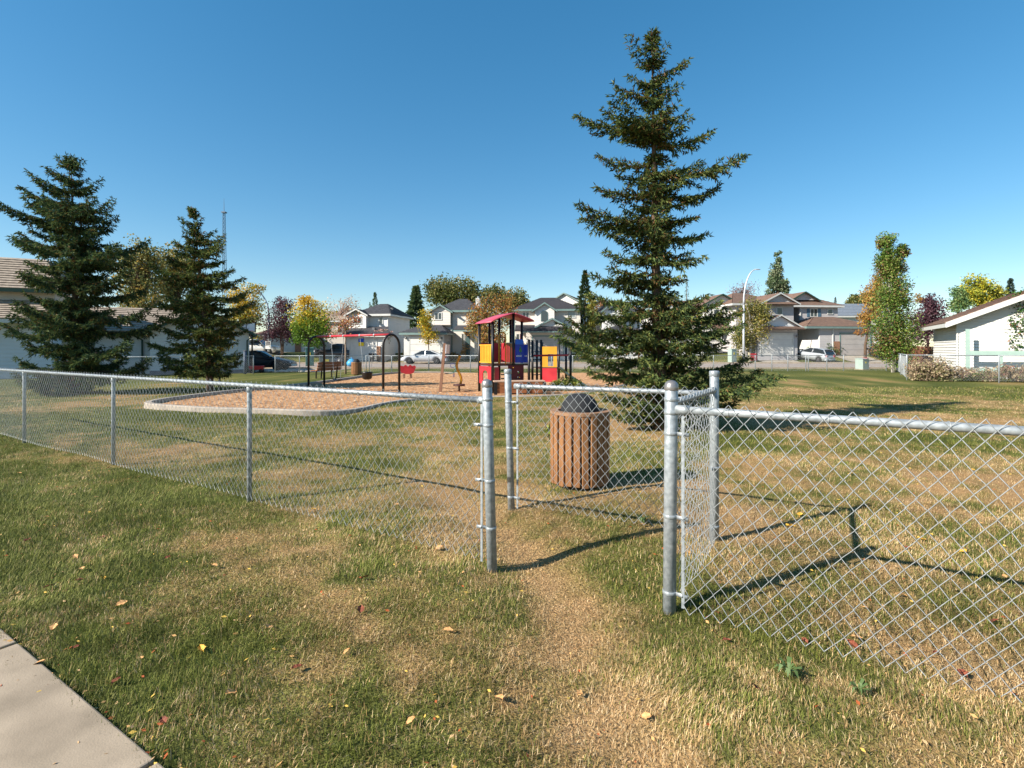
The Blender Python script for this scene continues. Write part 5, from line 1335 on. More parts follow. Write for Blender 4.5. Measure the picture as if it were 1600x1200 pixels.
def house_3():
    h = House("pale gabled house with black roof behind the play tower", 850, 63, -4)
    X, H = h.X, h.H; z0 = -.8
    h.wall(X(805), X(907), .3, 9, z0, H(484), S_cream)
    h.hip(X(805), X(907), .3, 9, H(484), H(465.5, 4), M_roofK, M_ttrim, n=10)
    h.wall(X(836), X(866), -1.0, .29, H(512), H(485), S_white, "bay_wall"); h.gable(X(836), X(866), -1.0, 3.5, H(485), H(475), M_roofK, S_white, M_ttrim)
    # arched window in the bay
    xa, xb, zz0, zz1 = X(846), X(855), H(502), H(490); xm = (xa+xb)/2; rr = (xb-xa)/2
    pts = [(xa, zz0), (xb, zz0)] + [(xm+rr*math.cos(a), zz1+rr*.75*math.sin(a)) for a in np.linspace(0, math.pi, 9)]
    o = MB().prism([(xm+(x-xm)*1.18, -1.05, zz0+(z-zz0)*1.06-.05) for x, z in pts], (0, .045, 0)).build("window", M_ttrim, h.t); MB().prism([(x, -1.07, z) for x, z in pts], (0, .015, 0)).build("pane", M_glassD, o)
    h.window(X(817), X(826), H(496.5), H(488), .3); h.window(X(887.5), X(898.5), H(495.5), H(486.5), .3, 0, glass=glass_mat("blind_glass", (.22, .25, .25, 1), .2))
    h.window(X(807), X(811), H(541), H(522), .3, 0)
    gy = -3.8; X0, H0 = X, H; X, H = h.at(gy)
    h.wall(X(822), X(888), gy, .28, z0, H(517.5), S_cream, "garage_wall")
    h.gable(X(838), X(888), gy-.15, 1.0, H(511.5), H(498.5), M_roofK, S_white, M_ttrim)
    mb = MB(); roof_plane(mb, (X(818), gy-.9, H(518.5)), (X(892), gy-.9, H(518.5)), (X(892), gy-.16, H(511)), (X(818), gy-.16, H(511)), n=4); mb.build("skirt_roof", M_roofK, h.t); mb = MB(); roof_plane(mb, (X0(805), -.6, H0(518)), (X0(836), -.6, H0(518)), (X0(836), .3, H0(508.5)), (X0(805), .3, H0(508.5)), n=4); mb.build("porch_roof", M_roofK, h.t)
    MB().box(X(818), X(892), gy-.93, gy-.9, H(520), H(518)).build("fascia", M_ttrim, h.t)
    h.gdoor(X(833), X(880), z0+.5, H(526), gy, M_gdoorG, M_ttrim)
    X, H = X0, H0; h.vent(X(857), 3.2, H(470)); h.vent(X(873), 2.8, H(473))
    h.door(X(811.5), X(815.5), z0+.7, H(523), .3, M_maroon)
    b = House("white gable and chimney rising behind the black roofed house", 884, 78, -20)
    X, H = b.X, b.H
    b.wall(X(860), X(905), 0, 8, -.5, H(470), S_white); b.gable(X(856), X(908), 0, 9, H(474), H(458.5), M_roofB, S_white, M_ttrim, n=9)
    b.wall(X(901), X(907), .5, 1.3, H(482), H(467.5), M_trim, "chimney"); MB().tube([(X(903.5), .9, H(467)), (X(903.5), .9, H(459))], .09, 6).build("flue", M_trim, b.t)
house_3()

def house_4():
    h = House("white house mostly hidden behind the tall spruce, nearer the play tower", 968, 64, 0)
    X, H = h.X, h.H; z0 = -.8
    h.wall(X(938), X(1008), 0, 9, z0, H(490), S_white); h.hip(X(938), X(1008), 0, 9, H(489), H(470, 4), M_roofD, M_ttrim, n=9)
    h.wall(X(940), X(970), -1.2, -.01, H(520), H(486), S_white, "bay_wall"); h.gable(X(940), X(970), -1.2, 4, H(486), H(474), M_roofD, S_white, M_ttrim)
    h.window(X(948), X(958), H(503), H(492), -1.2); h.window(X(985), X(996), H(504), H(493), 0)
    X, H = h.at(-4)
    h.wall(X(945), X(1005), -4, -1.21, z0, H(518), S_white, "garage_wall"); h.hip(X(945), X(1005), -4, -.2, H(518), H(509), M_roofD, M_ttrim, n=5)
    h.gdoor(X(952), X(996), z0+.5, H(525), -4)
    b = House("white house with brown roof and green gable trim between the spruce and the street lamp", 1090, 66, 4)
    X, H = b.X, b.H
    b.wall(X(1035), X(1150), 0, 9, z0, H(487), S_white); b.hip(X(1035), X(1155), 0, 9, H(486), H(470.5, 4), M_roofB, M_gtrim, n=9)
    b.gable(X(1096), X(1148), -1.0, 4, H(476), H(461.5), M_roofB, S_white, M_gtrim); b.wall(X(1096), X(1148), -1.0, -.01, H(500), H(476), S_white, "bay_wall")
    b.gable(X(1020), X(1068), -1.0, 4, H(479), H(467), M_roofB, S_white, M_gtrim); b.wall(X(1020), X(1068), -1.0, -.01, H(504), H(479), S_white, "bay_wall")
    X0, H0 = X, H; X, H = b.at(-4.5)
    b.wall(X(1040), X(1100), -4.5, -.02, z0, H(513), S_white, "garage_wall"); b.gable(X(1037), X(1103), -4.5, -.4, H(513), H(499), M_roofB, S_cream, M_trim); b.gdoor(X(1047), X(1092), z0+.5, H(522), -4.5)
    X, H = X0, H0
    for px in (1108, 1118, 1128): b.window(X(px), X(px+6), H(531), H(517), 0, 0)
    mb = MB(); roof_plane(mb, (X(1104), -1.6, H(514)), (X(1152), -1.6, H(514)), (X(1152), 0, H(507)), (X(1104), 0, H(507)), n=4); mb.build("porch_roof", M_roofB, b.t)
    for px in (1110, 1135): b.window(X(px), X(px+8), H(496), H(485), -1.0, 0)
house_4()

def house_56():
    h = House("grey gabled house with brown roof and pale garage door behind the street lamp", 1208, 64, 8)
    X, H = h.X, h.H; z0 = -.8
    h.wall(X(1150), X(1229), 0, 9, z0, H(478), S_grey); h.hip(X(1146), X(1226), 0, 9, H(476), H(459, 4), M_roofB, M_trim, n=10)
    h.wall(X(1186), X(1229), -1.3, -.01, H(510), H(476), S_grey, "bay_wall"); h.gable(X(1180), X(1233), -1.3, 4, H(475), H(460.5), M_roofB, S_grey, M_trim)
    mb = MB(); roof_plane(mb, (X(1183), -1.9, H(478.5)), (X(1230), -1.9, H(478.5)), (X(1230), -1.31, H(474.5)), (X(1183), -1.31, H(474.5)), n=2); mb.build("skirt_roof", M_roofB, h.t)
    h.window(X(1203.5), X(1211), H(492), H(482.5), -1.3, 0)
    gy = -5.0; X, H = h.at(gy)
    h.wall(X(1184), X(1246), gy, -1.35, z0, H(515), S_grey, "garage_wall"); h.gable(X(1185), X(1247), gy-.2, -.5, H(511), H(493.5), M_roofB, S_blue, M_trim)
    mb = MB(); roof_plane(mb, (X(1184), gy-1.0, H(515.5)), (X(1249), gy-1.0, H(515.5)), (X(1249), gy-.21, H(511.5)), (X(1184), gy-.21, H(511.5)), n=3); mb.build("skirt_roof", M_roofB, h.t)
    h.gdoor(X(1189), X(1238), z0+.55, H(522.5), gy); MB().lathe([(.07, -.15), (.12, 0), (.07, .15)], (X(1243), gy-.2, H(525)), 8).build("lamp", M_dark, h.t)
    b = House("house with shade grey front and sunlit white left side, brown hip roofs, blue shutters and wide grey garage", 1290, 66, 6)
    X, H = b.X, b.H
    b.wall(X(1249), X(1309), 0, 9, z0, H(479), S_grey); b.wall(X(1228), X(1248.9), 2.5, 9, z0, H(479), S_white, "side_wall")  # shade coloured into the grey front, sunlight into the white left wall
    b.hip(X(1228), X(1311), 0, 9, H(478.5), H(459.5, 4), M_roofB, M_trim, n=10); b.gable(X(1243), X(1283), .8, 5, H(468), H(457.5, 1), M_roofB, S_grey, M_gtrim, n=5)
    b.window(X(1266.5), X(1276.5), H(494.5), H(483), 0, 1, shut=pm("shutter_blue", s(74, 104, 124), s(64, 94, 114), 3, .6)); b.window(X(1293.5), X(1300.5), H(490), H(483.5), 0, 0)
    gy = -4.6; X0, H0 = X, H; X, H = b.at(gy)
    b.wall(X(1281), X(1365), gy, -.01, z0, H(512), S_grey, "garage_wall"); MB().box(X(1281)-.05, X(1281)-.002, gy+.02, -.3, z0, H(512)).build("side_panel", S_white, b.t)  # thin white sheet colours the garage's left face as sunlit against the grey
    b.hip(X(1262), X(1367), gy, 1.5, H(511.5), H(494), M_roofB, M_ttrim, n=9)
    b.wall(X0(1249), X(1281)-.06, -1.6, -.01, z0, H0(512), S_white, "entry_wall")
    b.gdoor(X(1313), X(1359), z0+.55, H(521.5), gy, M_gdoorG, M_ttrim)
    MB().box(X(1302), X(1311.5), gy-.1, gy-.003, z0, H(533.5)).build("brick_base", M_brick, b.t); b.spout(X(1301), gy, z0, H(512)); b.spout(X0(1250.5), 0, z0, H0(479))
    b.vent(X0(1243), 3.0, H0(466), M_galv); b.vent(X(1288), -1.6, H(498), M_galv)
    c = House("white house with blue grey roof behind the orange tree", 1350, 82, 0)
    X, H = c.X, c.H
    c.wall(X(1300), X(1400), 0, 8, -.5, H(495), S_white); c.hip(X(1300), X(1400), 0, 8, H(494.5), H(475.5, 4), M_roofG, M_trim, n=8, endcap=(.2, .2)); c.window(X(1368), X(1380), H(512), H(500), 0)
    d = House("tan house front half hidden by the yellowing ash and pale bare tree", 520, 76, 0)
    X, H = d.X, d.H
    d.wall(X(455), X(548), 0, 8, -.5, H(503), S_beige); d.hip(X(455), X(548), 0, 8, H(502), H(487, 4), M_roofT, M_trim, n=8, endcap=(.3, .3)); d.window(X(528), X(545), H(520), H(507), 0, 1); d.gdoor(X(468), X(505), 0, H(532), 0)
    e = House("low white building with brick pillar behind the purple tree", 440, 72, 0)
    X, H = e.X, e.H
    e.wall(X(395), X(478), 0, 7, -.5, H(525), S_white); e.hip(X(395), X(478), 0, 7, H(524.5), H(510, 3), M_roofB, M_trim, n=7); MB().box(X(462), X(470), -.25, -.003, -.5, H(525)).build("pillar", M_brick, e.t); e.gdoor(X(424), X(460), 0, H(534), 0)
house_56()

def house_left():
    h = House("near house with two tiers of tan shake roof behind the broad spruce", 70, 27.5, 25)
    H = h.H; z0 = -.1; xl = -11.0; D = 4.6
    e1 = H(452); r1 = H(409, 3)
    h.wall(xl, 0, 1.4, D, z0, e1, S_beige)
    mb = MB(); roof_plane(mb, (xl, .9, e1), (.5, .9, e1), (-.9, 3.2, r1), (xl, 3.2, r1), n=13, lip=.045); mb.build("roof", M_roofT, h.t)
    mb = MB(); roof_plane(mb, (.5, 5.2, e1), (.5, .9, e1), (-.9, 3.2, r1), (-.9, 3.2, r1), n=10); mb.build("roof_hip", M_roofT, h.t)
    MB().box(xl, .5, .80, .9, e1-.12, e1+.06).build("gutter", M_gtrim, h.t)
    e2 = H(502); mb = MB(); roof_plane(mb, (xl, -.7, e2), (.6, -.7, e2), (.4, 1.39, H(470)), (xl, 1.39, H(470)), n=9, lip=.045); mb.build("lower_roof", M_roofT, h.t)
    MB().box(xl, .6, -.75, -.7, e2-.14, e2+.05).build("fascia", M_trim, h.t)
    n = 15; zt = e2-.1
    h.wall(xl, .3, .06, 1.39, z0, zt, S_blue)
    for k in range(n):
        za, zz = z0+(zt-z0)*k/n, z0+(zt-z0)*(k+1)/n
        MB().prism([(xl, .058, za), (xl, .015, za), (xl, .045, zz-.004), (xl, .058, zz-.004)], (.3-xl, 0, 0)).build("siding_board", S_blue, h.t)
house_left()

def garage_left():
    h = House("white gabled garage with shake roof and dark green gutters beside the driveway", 389, 33.2, 27, name="garage", cat="garage")
    H = h.H; z0 = -.05; ze = 2.62; zr = 3.95; xl, xr = -5.3, 0.0
    h.wall(xl, xr, .06, 7, z0, ze, S_white)
    m = (xl+xr)/2; n = 18
    for k in range(n+10):
        bz = (ze-z0)/n; za, zz = z0+bz*k, z0+bz*(k+1)
        if za < ze-.01: a, b = xl, xr
        else:
            u = (zz-ze)/(zr-ze); a, b = xl+(m-xl)*u, xr+(m-xr)*u
        if b-a < .2: break
        MB().prism([(a, .058, za), (a, .015, za), (a, .045, zz-.004), (a, .058, zz-.004)], (b-a, 0, 0)).build("siding_board", S_white, h.t)
    h.gable(xl, xr, .06, 7, ze, zr, M_roofT, S_white, M_gtrim, .45, 9)
    # main wing to the left, set back
    h.wall(-12, xl-.01, 1.5, 8, z0, 2.6, S_white, "wing_wall"); mb = MB()
    roof_plane(mb, (-12.5, 1.0, 2.55), (xl+.9, 1.0, 2.55), (m+.1, 5.2, 4.25), (-12.5, 5.2, 4.25), n=12, lip=.045); mb.build("wing_roof", M_roofT, h.t)
    MB().box(-12.5, xl-.46, .90, 1.0, 2.46, 2.62).build("gutter", M_gtrim, h.t)
    for x, y, sg in ((xr-.10, 0, 1), (xl-.6, 1.45, -1)):
        mb = MB(); mb.tube([(x+.5*sg, y-.42, ze-.12), (x+.38*sg, y-.32, ze-.26), (x, y-.06, ze-.5), (x, y-.06, z0+.1)], .05, 6); mb.build("downspout", M_gtrim, h.t)
    mb = MB(); mb.box(xl-.02, xr+.02, .0, .014, z0-.1, z0+.30); mb.build("foundation", pm("foundation_grey", s(120, 122, 128), s(104, 106, 112), 4, .9), h.t)
garage_left()

def garage_right():
    # corner of the wall nearest the lamp side; the front runs towards the right and nearer
    c = Vector((XP(1495, 28.0), 28.0, 0)); t = House("white sided garage with brown shake roof at the lawn edge", 1495, 28.0, -30, 0, "garage", "garage")
    h = t; z0 = -.05; ze = 3.12; sl = .44; W = 8.2; D = 6.2; xm = W/2; zr = ze+sl*xm
    h.wall(.06, W, .06, D, z0, ze, S_white)
    bz = .155; n = int((zr-z0)/bz)
    for k in range(n):
        za, zz = z0+bz*k, z0+bz*(k+1)
        a, b = (.0, W) if zz < ze else ((zz-ze)/sl, W-(zz-ze)/sl)
        if b-a < .3: break
        MB().prism([(a, .058, za), (a, .012, za), (a, .045, zz-.004), (a, .058, zz-.004)], (b-a, 0, 0)).build("siding_board", S_white, h.t)
        if zz < ze: MB().prism([(.058, D, za), (.012, D, za), (.045, D, zz-.004), (.058, D, zz-.004)], (0, -(D-.06), 0)).build("siding_board", S_white, h.t)
    MB().prism([(.1, .07, ze-.01), (W-.1, .07, ze-.01), (xm, .07, zr-.06)], (0, .1, 0)).build("gable_wall", S_white, h.t)
    ov = .55; mb = MB(); zo = ze-sl*ov
    roof_plane(mb, (-ov, D+.4, zo), (-ov, -.5, zo), (xm, -.5, zr), (xm, D+.4, zr), .12, 14, .045); roof_plane(mb, (W+ov, -.5, zo), (W+ov, D+.4, zo), (xm, D+.4, zr), (xm, -.5, zr), .12, 14, .045)
    r = mb.build("roof", pm("brown_shake", s(132, 106, 92), s(102, 80, 70), 5, .9, bump=.6, bscale=14), h.t)
    MB().prism([(-ov, -.53, zo-.16), (xm, -.53, zr-.16), (xm, -.53, zr+.13), (-ov, -.53, zo+.13)], (0, .029, 0)).build("rake_board", M_trim, r)
    MB().prism([(W+ov, -.53, zo-.16), (xm, -.53, zr-.16), (xm, -.53, zr+.13), (W+ov, -.53, zo+.13)], (0, .029, 0)).build("rake_board", M_trim, r)
    MB().box(-ov-.03, -ov-.001, -.5, D+.4, zo-.14, zo+.12).build("fascia", M_trim, r)
    MB().box(-.02, .055, -.02, .055, z0, ze).build("corner_board", M_trim, h.t)
    # pale green timber frame standing before the wall
    f = thing("timber_frame", "pale mint green timber frame standing before the white garage", "frame", h.t.matrix_basis @ Vector((.30, -.75, 0)), R(-30))
    M = pm("mint_paint", s(146, 168, 158), s(134, 156, 148), 3, .6)
    MB().box(-.09, .09, -.03, .03, -.05, 2.62).build("post", M, f)
    MB().box(5.2, 5.38, -.03, .03, -.05, 1.46).build("post", M, f)
    MB().box(.091, 5.19, -.03, .02, 1.22, 1.46).build("board", M, f); MB().box(.091, 5.19, -.03, .02, .30, .56).build("board", M, f)
    for k in range(3): MB().box(1.3+1.3*k, 1.4+1.3*k, .021, .06, -.05, 1.45).build("stake", M, f)
garage_right()

def wood_fence():
    t = thing("board_fence", "dark brown board fence under the purple tree beside the white garage", "fence", (XP(1448, 37.5), 37.5, 0), R(-12))
    M = pm("fence_brown", s(128, 82, 58), s(102, 64, 46), 6, .8, bump=.3, bscale=12, stretch=(6, 6, 1))
    for k in range(16): MB().box(-1.9+k*.25, -1.9+k*.25+.225, 0, .025, .04, 1.75+random.uniform(-.02, .02)).build("board", M, t)
    for z in (.35, 1.4): MB().box(-1.95, 2.15, .026, .07, z, z+.09).build("rail", M, t)
wood_fence()

# ------------------------------------------------------------------ vehicles
M_tyre = pm("tyre", s(34, 34, 36), s(26, 26, 28), 10, .85)
M_rim = pm("alloy_rim", (.55, .56, .58, 1), (.45, .46, .48, 1), 8, .3, .8)
M_cglass = glass_mat("car_glass", (.02, .026, .03, 1), .05)
M_tail = pm("tail_red", s(190, 30, 40), s(170, 24, 34), 6, .25)
M_head = pm("head_lamp", s(220, 226, 230), s(200, 206, 212), 6, .15)
M_bump = pm("bumper_dark", s(46, 46, 50), s(38, 38, 42), 6, .6)
def paint(name, c): return pm("paint_" + name, c, tuple(v*.92 for v in c[:3])+(1,), 1.5, .28, .25, coat=.6)

def car(label, x, y, rz, length, top, belt, roof, body, wheel_r, axles, paintm, name="car", cat="car", bed=None, group=None, win_split=(), z=None):
    """belt: list of (x,z) of the shoulder line along the length; roof: list of (x,z) of the glasshouse; nose at +x"""
    t = thing(name, label, cat, (x, y, gzs(x, y)+.01 if z is None else z), rz, group)
    hw = body; zb = .24
    xs = [p[0] for p in belt]; zs_ = [p[1] for p in belt]
    # lower body lofted over stations, wheel arches lifted
    N = 46; st = np.linspace(xs[0], xs[-1], N); vs = []; fs = []
    for sx in st:
        zt = float(np.interp(sx, xs, zs_)); e = min((sx-xs[0])/.35, (xs[-1]-sx)/.45, 1.0); w = hw*(.80+.20*math.sin(max(e, 0)*math.pi/2)); zlow = zb + .10*(1-min(1, max(0, e)))
        for ax in axles:
            dx = abs(sx-ax); ra = wheel_r*1.14
            if dx < ra: zlow = max(zlow, wheel_r + math.sqrt(ra*ra-dx*dx)*.92)
        zlow = min(zlow, zt-.10)
        zm = zlow+(zt-zlow)*.55
        for sgn in (1, -1):
            pass
        vs += [(sx, w*.94, zlow), (sx, w, zm), (sx, w*.96, zt-.03), (sx, w*.88, zt), (sx, 0, zt+.03), (sx, -w*.88, zt), (sx, -w*.96, zt-.03), (sx, -w, zm), (sx, -w*.94, zlow)]
    K = 9
    for i in range(N-1):
        for k in range(K-1): fs.append((i*K+k, (i+1)*K+k, (i+1)*K+k+1, i*K+k+1))
        fs.append((i*K+K-1, (i+1)*K+K-1, (i+1)*K, i*K))
    fs += [tuple(range(K)), tuple((N-1)*K+k for k in range(K-1, -1, -1))]
    b = MB().add(vs, fs).build("body", paintm, t, True)
    # glasshouse: dark glass volume with painted roof and pillars
    rx = [p[0] for p in roof]; rzz = [p[1] for p in roof]; n = 26; st = np.linspace(rx[0], rx[-1], n); vs = []; fs = []; top_v = []
    for sx in st:
        zt = float(np.interp(sx, rx, rzz)); zl = float(np.interp(sx, xs, zs_)) - .01; zt = max(zt, zl+.012); k = (zt-zl)/max(.01, top-zl); wt = hw*(.86-.14*min(1, k))
        vs += [(sx, hw*.87, zl), (sx, wt, zt-.04*k), (sx, wt*.86, zt), (sx, 0, zt+.015*k), (sx, -wt*.86, zt), (sx, -wt, zt-.04*k), (sx, -hw*.87, zl)]
        top_v.append((sx, wt, zt, k))
    K = 7
    for i in range(n-1):
        for k in range(K-1): fs.append((i*K+k, (i+1)*K+k, (i+1)*K+k+1, i*K+k+1))
    fs += [tuple(range(K)), tuple((n-1)*K+k for k in range(K-1, -1, -1))]
    MB().add(vs, fs).build("windows", M_cglass, t, True)
    flat = [q for q in top_v if q[3] > .86]
    if len(flat) > 1:
        mb = MB(); vs = []; fs = []
        for q in flat: vs += [(q[0], q[1]*1.01, q[2]-.035), (q[0], q[1]*.87, q[2]+.010), (q[0], 0, q[2]+.028), (q[0], -q[1]*.87, q[2]+.010), (q[0], -q[1]*1.01, q[2]-.035)]
        for i in range(len(flat)-1):
            for k in range(4): fs.append((i*5+k, (i+1)*5+k, (i+1)*5+k+1, i*5+k+1))
        mb.add(vs, fs).build("roof", paintm, t, True)
        xa, xb = flat[0], flat[-1]; zl0 = float(np.interp(rx[0], xs, zs_)); zl1 = float(np.interp(rx[-1], xs, zs_))
        for sg in (1, -1):
            mb = MB(); mb.beam((rx[0], sg*hw*.87, zl0), (xa[0], sg*xa[1]*1.0, xa[2]-.03), .06, .09); mb.beam((rx[-1], sg*hw*.87, zl1), (xb[0], sg*xb[1]*1.0, xb[2]-.03), .06, .07)
            for px_ in win_split: mb.beam((px_, sg*hw*.885, zl0*.5+zl1*.5-.02), (px_-.06, sg*(xa[1]+xb[1])/2*1.0, (xa[2]+xb[2])/2-.02), .05, .08)
            mb.build("pillars", paintm, t)
    for ax in axles:
        for sg in (1, -1):
            o = thing_part(t, ax, sg*(hw-.10), wheel_r)
    # lamps, bumpers, mirrors, handles
    for sg in (1, -1):
        zf = float(np.interp(xs[-1]-.12, xs, zs_)); MB().box(xs[-1]-.26, xs[-1]-.015, sg*hw*.62-.17, sg*hw*.62+.17, zf-.20, zf-.05).build("headlight", M_head, t, bevel=.02)
        zr_ = float(np.interp(xs[0]+.1, xs, zs_)); MB().box(xs[0]-.015, xs[0]+.20, sg*hw*.68-.13, sg*hw*.68+.13, zr_-.30, zr_-.04).build("tail_light", M_tail, t, bevel=.02)
        mx_ = rx[-1]-.25; MB().box(mx_-.09, mx_+.09, sg*(hw+.10)-.09, sg*(hw+.10)+.09, zs_[len(zs_)//2]-.02, zs_[len(zs_)//2]+.13).build("mirror", paintm, t, bevel=.02)
    MB().box(xs[-1]-.20, xs[-1]+.05, -hw*.86, hw*.86, .30, .48).build("front_bumper", M_bump if bed else paintm, t, bevel=.03); MB().box(xs[0]-.05, xs[0]+.20, -hw*.86, hw*.86, .32, .52).build("rear_bumper", M_bump if bed else paintm, t, bevel=.03)
    MB().box(xs[0]-.062, xs[0]-.051, -.2, .2, .40, .51).build("number_plate", M_white, t)
    if bed:
        MB().box(bed[0], bed[1], -hw*.74, hw*.74, bed[2]-.1, bed[2]+.035).build("load_bed", M_bump, t)
    return t
def thing_part(t, x, y, r):
    mb = MB(); prof = [(r*.55, -.10), (r*.92, -.11), (r, -.07), (r, .07), (r*.92, .11), (r*.55, .10)]
    mb.lathe(prof, n=22); mb.v = [(p[0], p[2], p[1]) for p in mb.v]
    o = mb.build("wheel", M_tyre, t, True, (x, y, r))
    rim = MB(); rim.lathe([(r*.60, -.09), (r*.60, .09)], n=18); rim.v = [(p[0], p[2], p[1]) for p in rim.v]; ob = rim.build("rim", M_rim, o)
    hub = MB()
    for k in range(5):
        a = 2*math.pi*k/5+.3; hub.beam((0, -.096 if y < 0 else .096, 0), (r*.5*math.cos(a), -.096 if y < 0 else .096, r*.5*math.sin(a)), .05, .02)
    hub.build("spokes", M_dark, o)
    return o
SEDAN_BELT = [(-2.32, .66), (-2.28, .92), (-1.6, .98), (-.6, .97), (.7, .93), (1.3, .88), (2.0, .74), (2.30, .62)]
SEDAN_ROOF = [(-1.75, .98), (-.95, 1.36), (-.3, 1.43), (.25, 1.38), (1.15, .92)]
car("silver sedan parked across the road by the white double garage", XP(663, 53.2), 53.2, math.pi, 4.6, 1.43, SEDAN_BELT, SEDAN_ROOF, .88, .33, (-1.38, 1.42), paint("silver", (.58, .60, .62, 1)), win_split=(-.2,), z=.012)
car("black sedan parked on the pad beside the left garage", XP(407, 37.0), 37.0, 0.12, 4.6, 1.45, SEDAN_BELT, SEDAN_ROOF, .90, .34, (-1.38, 1.42), paint("black", (.012, .014, .02, 1)), win_split=(-.2,))
HATCH_BELT = [(-2.1, .70), (-2.08, 1.02), (-1.3, 1.06), (0, 1.0), (1.0, .98), (1.7, .88), (2.1, .66)]
HATCH_ROOF = [(-2.05, 1.04), (-1.75, 1.50), (-.9, 1.56), (.1, 1.52), (1.15, .98)]
hatch = car("silver hatchback with red tail lamps on the driveway of the grey houses", 34.6, 58.9, R(112), 4.2, 1.56, HATCH_BELT, HATCH_ROOF, .90, .34, (-1.3, 1.32), paint("silver2", (.40, .43, .46, 1)), win_split=(-.35,))
hatch.rotation_euler = (0, R(-8), R(112))
TRUCK_BELT = [(-2.8, .80), (-2.78, 1.16), (-.9, 1.18), (.0, 1.16), (1.0, 1.15), (1.9, 1.10), (2.65, 1.02), (2.75, .72)]
TRUCK_ROOF = [(-.85, 1.16), (-.62, 1.78), (-.1, 1.84), (.6, 1.80), (1.2, 1.14)]
car("dark grey pickup truck parked before the garage with the flag", XP(530, 59.5), 59.5, R(8), 5.6, 1.84, TRUCK_BELT, TRUCK_ROOF, .98, .40, (-1.75, 1.75), paint("darkgrey", (.055, .055, .06, 1)), "pickup_truck", "truck", (-2.7, -.95, 1.17))
car("white pickup truck parked behind the lamp post with the sign", XP(400, 62.0), 62.0, R(4), 5.4, 1.84, TRUCK_BELT, TRUCK_ROOF, .96, .38, (-1.7, 1.75), paint("white", (.70, .68, .64, 1)), "pickup_truck", "truck", (-2.7, -.95, 1.17))
car("black car half hidden behind the green aspen trunks", XP(1376, 60.5), 60.5, R(80), 4.4, 1.56, HATCH_BELT, HATCH_ROOF, .90, .35, (-1.3, 1.32), paint("black2", (.014, .015, .018, 1)))

# ------------------------------------------------------------------ small street things
def wheelie_bin(label, px, Z, mat, rz=0):
    x = XP(px, Z); t = thing("wheelie_bin", label, "waste bin", (x, Z, gzs(x, Z)), rz)
    MB().prism([(-.24, -.26, .10), (.24, -.26, .10), (.29, -.32, .98), (-.29, -.32, .98)], (0, .56, 0)).build("body", mat, t, bevel=.02)
    MB().box(-.31, .31, -.36, .30, .985, 1.05).build("lid", mat, t, bevel=.02); MB().tube([(-.28, .33, .95), (.28, .33, .95)], .02, 6).build("handle", mat, t)
    for sx in (-.25, .25):
        mb = MB(); mb.lathe([(.10, -.03), (.11, 0), (.10, .03)], n=12); mb.v = [(p[2], p[0], p[1]) for p in mb.v]; mb.build("wheel", M_tyre, t, True, (sx, .22, .11))
    MB().box(-.12, .12, -.315, -.300, .62, .80).build("label_plate", M_white, t)
wheelie_bin("black wheelie bin standing before the garage with the flag", 580.5, 57.6, M_blackp, .2)
def bag(label, px, Z, r, mat, seed):
    rng = np.random.default_rng(seed); x = XP(px, Z); t = thing("refuse_bag", label, "bag", (x, Z, gzs(x, Z)+.02))
    mb = MB(); prof = [(r*.6, 0), (r*1.0, r*.25), (r*1.05, r*.7), (r*.8, r*1.2), (r*.35, r*1.5), (r*.10, r*1.62)]; mb.lathe(prof, n=14)
    mb.v = [(p[0]*(1+.12*math.sin(p[2]*19+p[1]*9+seed)), p[1]*(1+.12*math.cos(p[0]*17+seed)), p[2]) for p in mb.v]; mb.build("bag", mat, t, True)
    MB().lathe([(r*.08, r*1.6), (r*.22, r*1.78), (r*.16, r*1.86)], n=8).build("tied_neck", mat, t)
bag("larger black rubbish bag heaped on the road edge behind the bench", 535, 47.5, .55, M_blackp, 1)
bag("smaller grey black rubbish bag beside the larger black one", 526, 47.8, .42, pm("grey_bag", s(52, 60, 74), s(40, 46, 58), 6, .4), 2)
bag("bright blue recycling bag on the road edge behind the far bin", 549.5, 45.5, .42, pm("blue_bag", s(70, 160, 206), s(50, 136, 186), 4, .45), 3)

def hoop():
    x, y = XP(394, 34.2), 34.2; t = thing("basketball_hoop", "black framed basketball hoop at the garage corner", "basketball hoop", (x, y, 0), R(-35))
    MB().tube([(0, 0, -.1), (0, 0, 2.5), (.15, -.25, 2.75), (.35, -.5, 2.85)], .055, 8).build("pole", M_black, t, True)
    mb = MB(); a, b = -.55, .55
    mb.box(.35, .39, -1.05, .05, 2.65, 2.72); mb.box(.35, .39, -1.05, .05, 3.28, 3.35); mb.box(.35, .39, -1.05, -.98, 2.721, 3.279); mb.box(.35, .39, -.02, .05, 2.721, 3.279); mb.box(.35, .39, -.62, -.57, 2.721, 3.279); mb.build("backboard_frame", M_black, t)
    MB().box(.362, .378, -.979, -.021, 2.73, 3.27).build("backboard", glass_mat("acrylic", (.62, .66, .7, 1), .1), t)
    MB().tube([(.62+.225*math.cos(k), -.5+.225*math.sin(k), 2.74) for k in np.linspace(0, 6.283, 16)], .012, 6).build("rim", M_red, t, True)
    MB().beam((.02, -.02, 2.2), (.37, -.5, 2.68), .05, .05).build("brace", M_black, t)
hoop()
x, y = XP(383, 32.0), 32.0
t = thing("gate_post", "dark blue post beside the garage corner", "post", (x, y, 0)); MB().tube([(0, 0, -.1), (0, 0, 1.42)], .10, 10).build("shaft", pm("post_blue", s(64, 78, 96), s(54, 68, 86), 4, .6), t, True); MB().lathe([(.11, 1.42), (.115, 1.45), (.001, 1.5)], n=10).build("cap", M_dark, t)

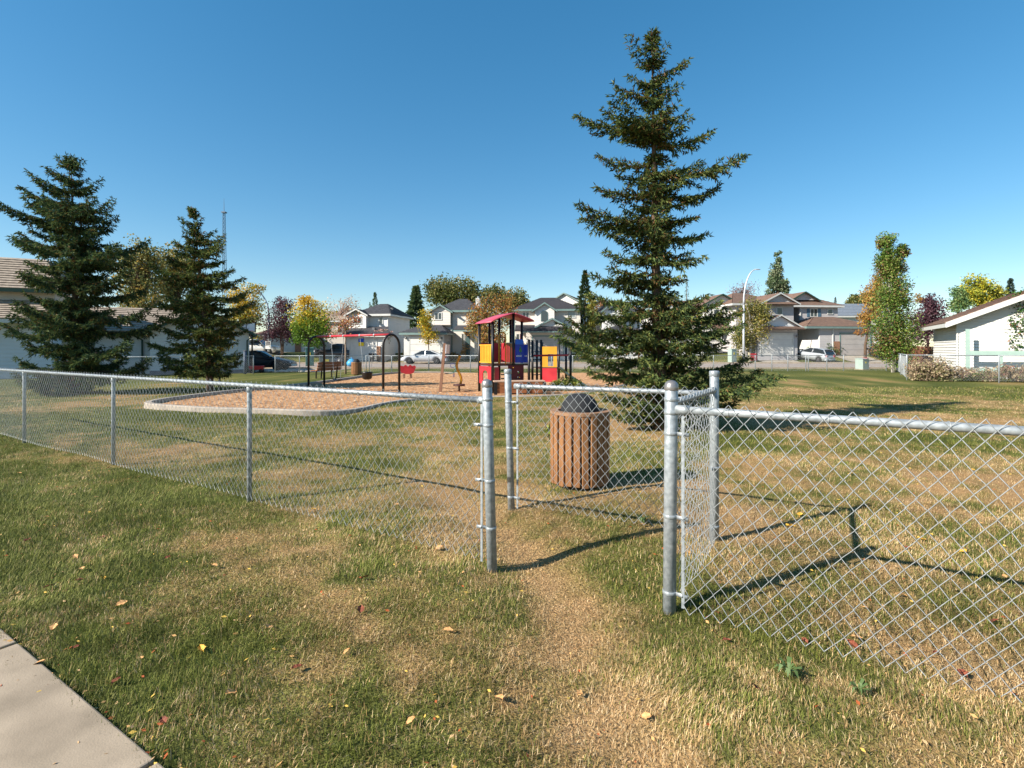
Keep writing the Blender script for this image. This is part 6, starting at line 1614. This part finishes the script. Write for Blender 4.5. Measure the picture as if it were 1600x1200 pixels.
def wagon(label, px, Z, rz):
    x = XP(px, Z); t = thing("toy_wagon", label, "toy", (x, Z, gzs(x, Z)), rz)
    mb = MB(); mb.prism([(-.38, -.22, .20), (.38, -.22, .20), (.45, -.26, .46), (-.45, -.26, .46)], (0, .48, 0)); mb.build("tub", M_red, t, bevel=.02)
    for sx in (-.28, .28):
        for sy in (-.24, .24):
            w = MB(); w.lathe([(.10, -.025), (.13, 0), (.10, .025)], n=12); w.v = [(p[0], p[2], p[1]) for p in w.v]; w.build("wheel", M_tyre, t, True, (sx, sy, .13))
    MB().tube([(.45, 0, .28), (.75, 0, .65), (.80, 0, .72)], .016, 6).build("handle", M_black, t)
wagon("dark red toy wagon beside the black sedan", 401, 33.4, .3)
wagon("small red toy wagon on the driveway edge near the aspen", 1352, 58.2, .8)
x, y = XP(1177, 57.4), 57.4
t = thing("lawn_sign", "red and cream sign panel beside the pale garage door", "sign", (x, y, gzs(x, y)), R(10))
MB().box(-.38, .38, -.02, .02, .25, 1.05).build("red_board", M_red, t); MB().box(-.62, -.39, -.02, .03, .02, 1.15).build("cream_board", pm("cream_board", s(220, 206, 170), s(206, 190, 156), 4, .6), t)
for sx in (-.33, .33): MB().box(sx-.03, sx+.03, .021, .06, -.1, 1.1).build("stake", M_white, t)
# white stones along the parking pad
def stones():
    mb = MB(); rng = np.random.default_rng(5); vs_ = []
    me_list = []
    for k in range(3):
        m = MB(); m.lathe([(.05, -.05), (.16, 0), (.19, .07), (.12, .15), (.01, .17)], n=7); m.v = [(p[0]*(1+.3*rng.random()), p[1]*(1+.3*rng.random()), p[2]*(.8+.3*rng.random())) for p in m.v]; me = m.mesh("stone", False); me.materials.append(pm("pale_stone", s(196, 186, 172), s(160, 150, 138), 5, .9)); me_list.append(me)
    for i in range(34):
        px = 398 + 85*i/33; Z = 34.3 + rng.uniform(-.25, .25)
        o = link("stone", me_list[i % 3], None, None, (XP(px, Z), Z, 0.01), (0, 0, rng.uniform(0, 6))); q = rng.uniform(.6, 1.3); o.scale = (q, q, q*.8); tag(o, "pale rounded stone edging the driveway of the black sedan", "stone", "stones edging the driveway")
stones()
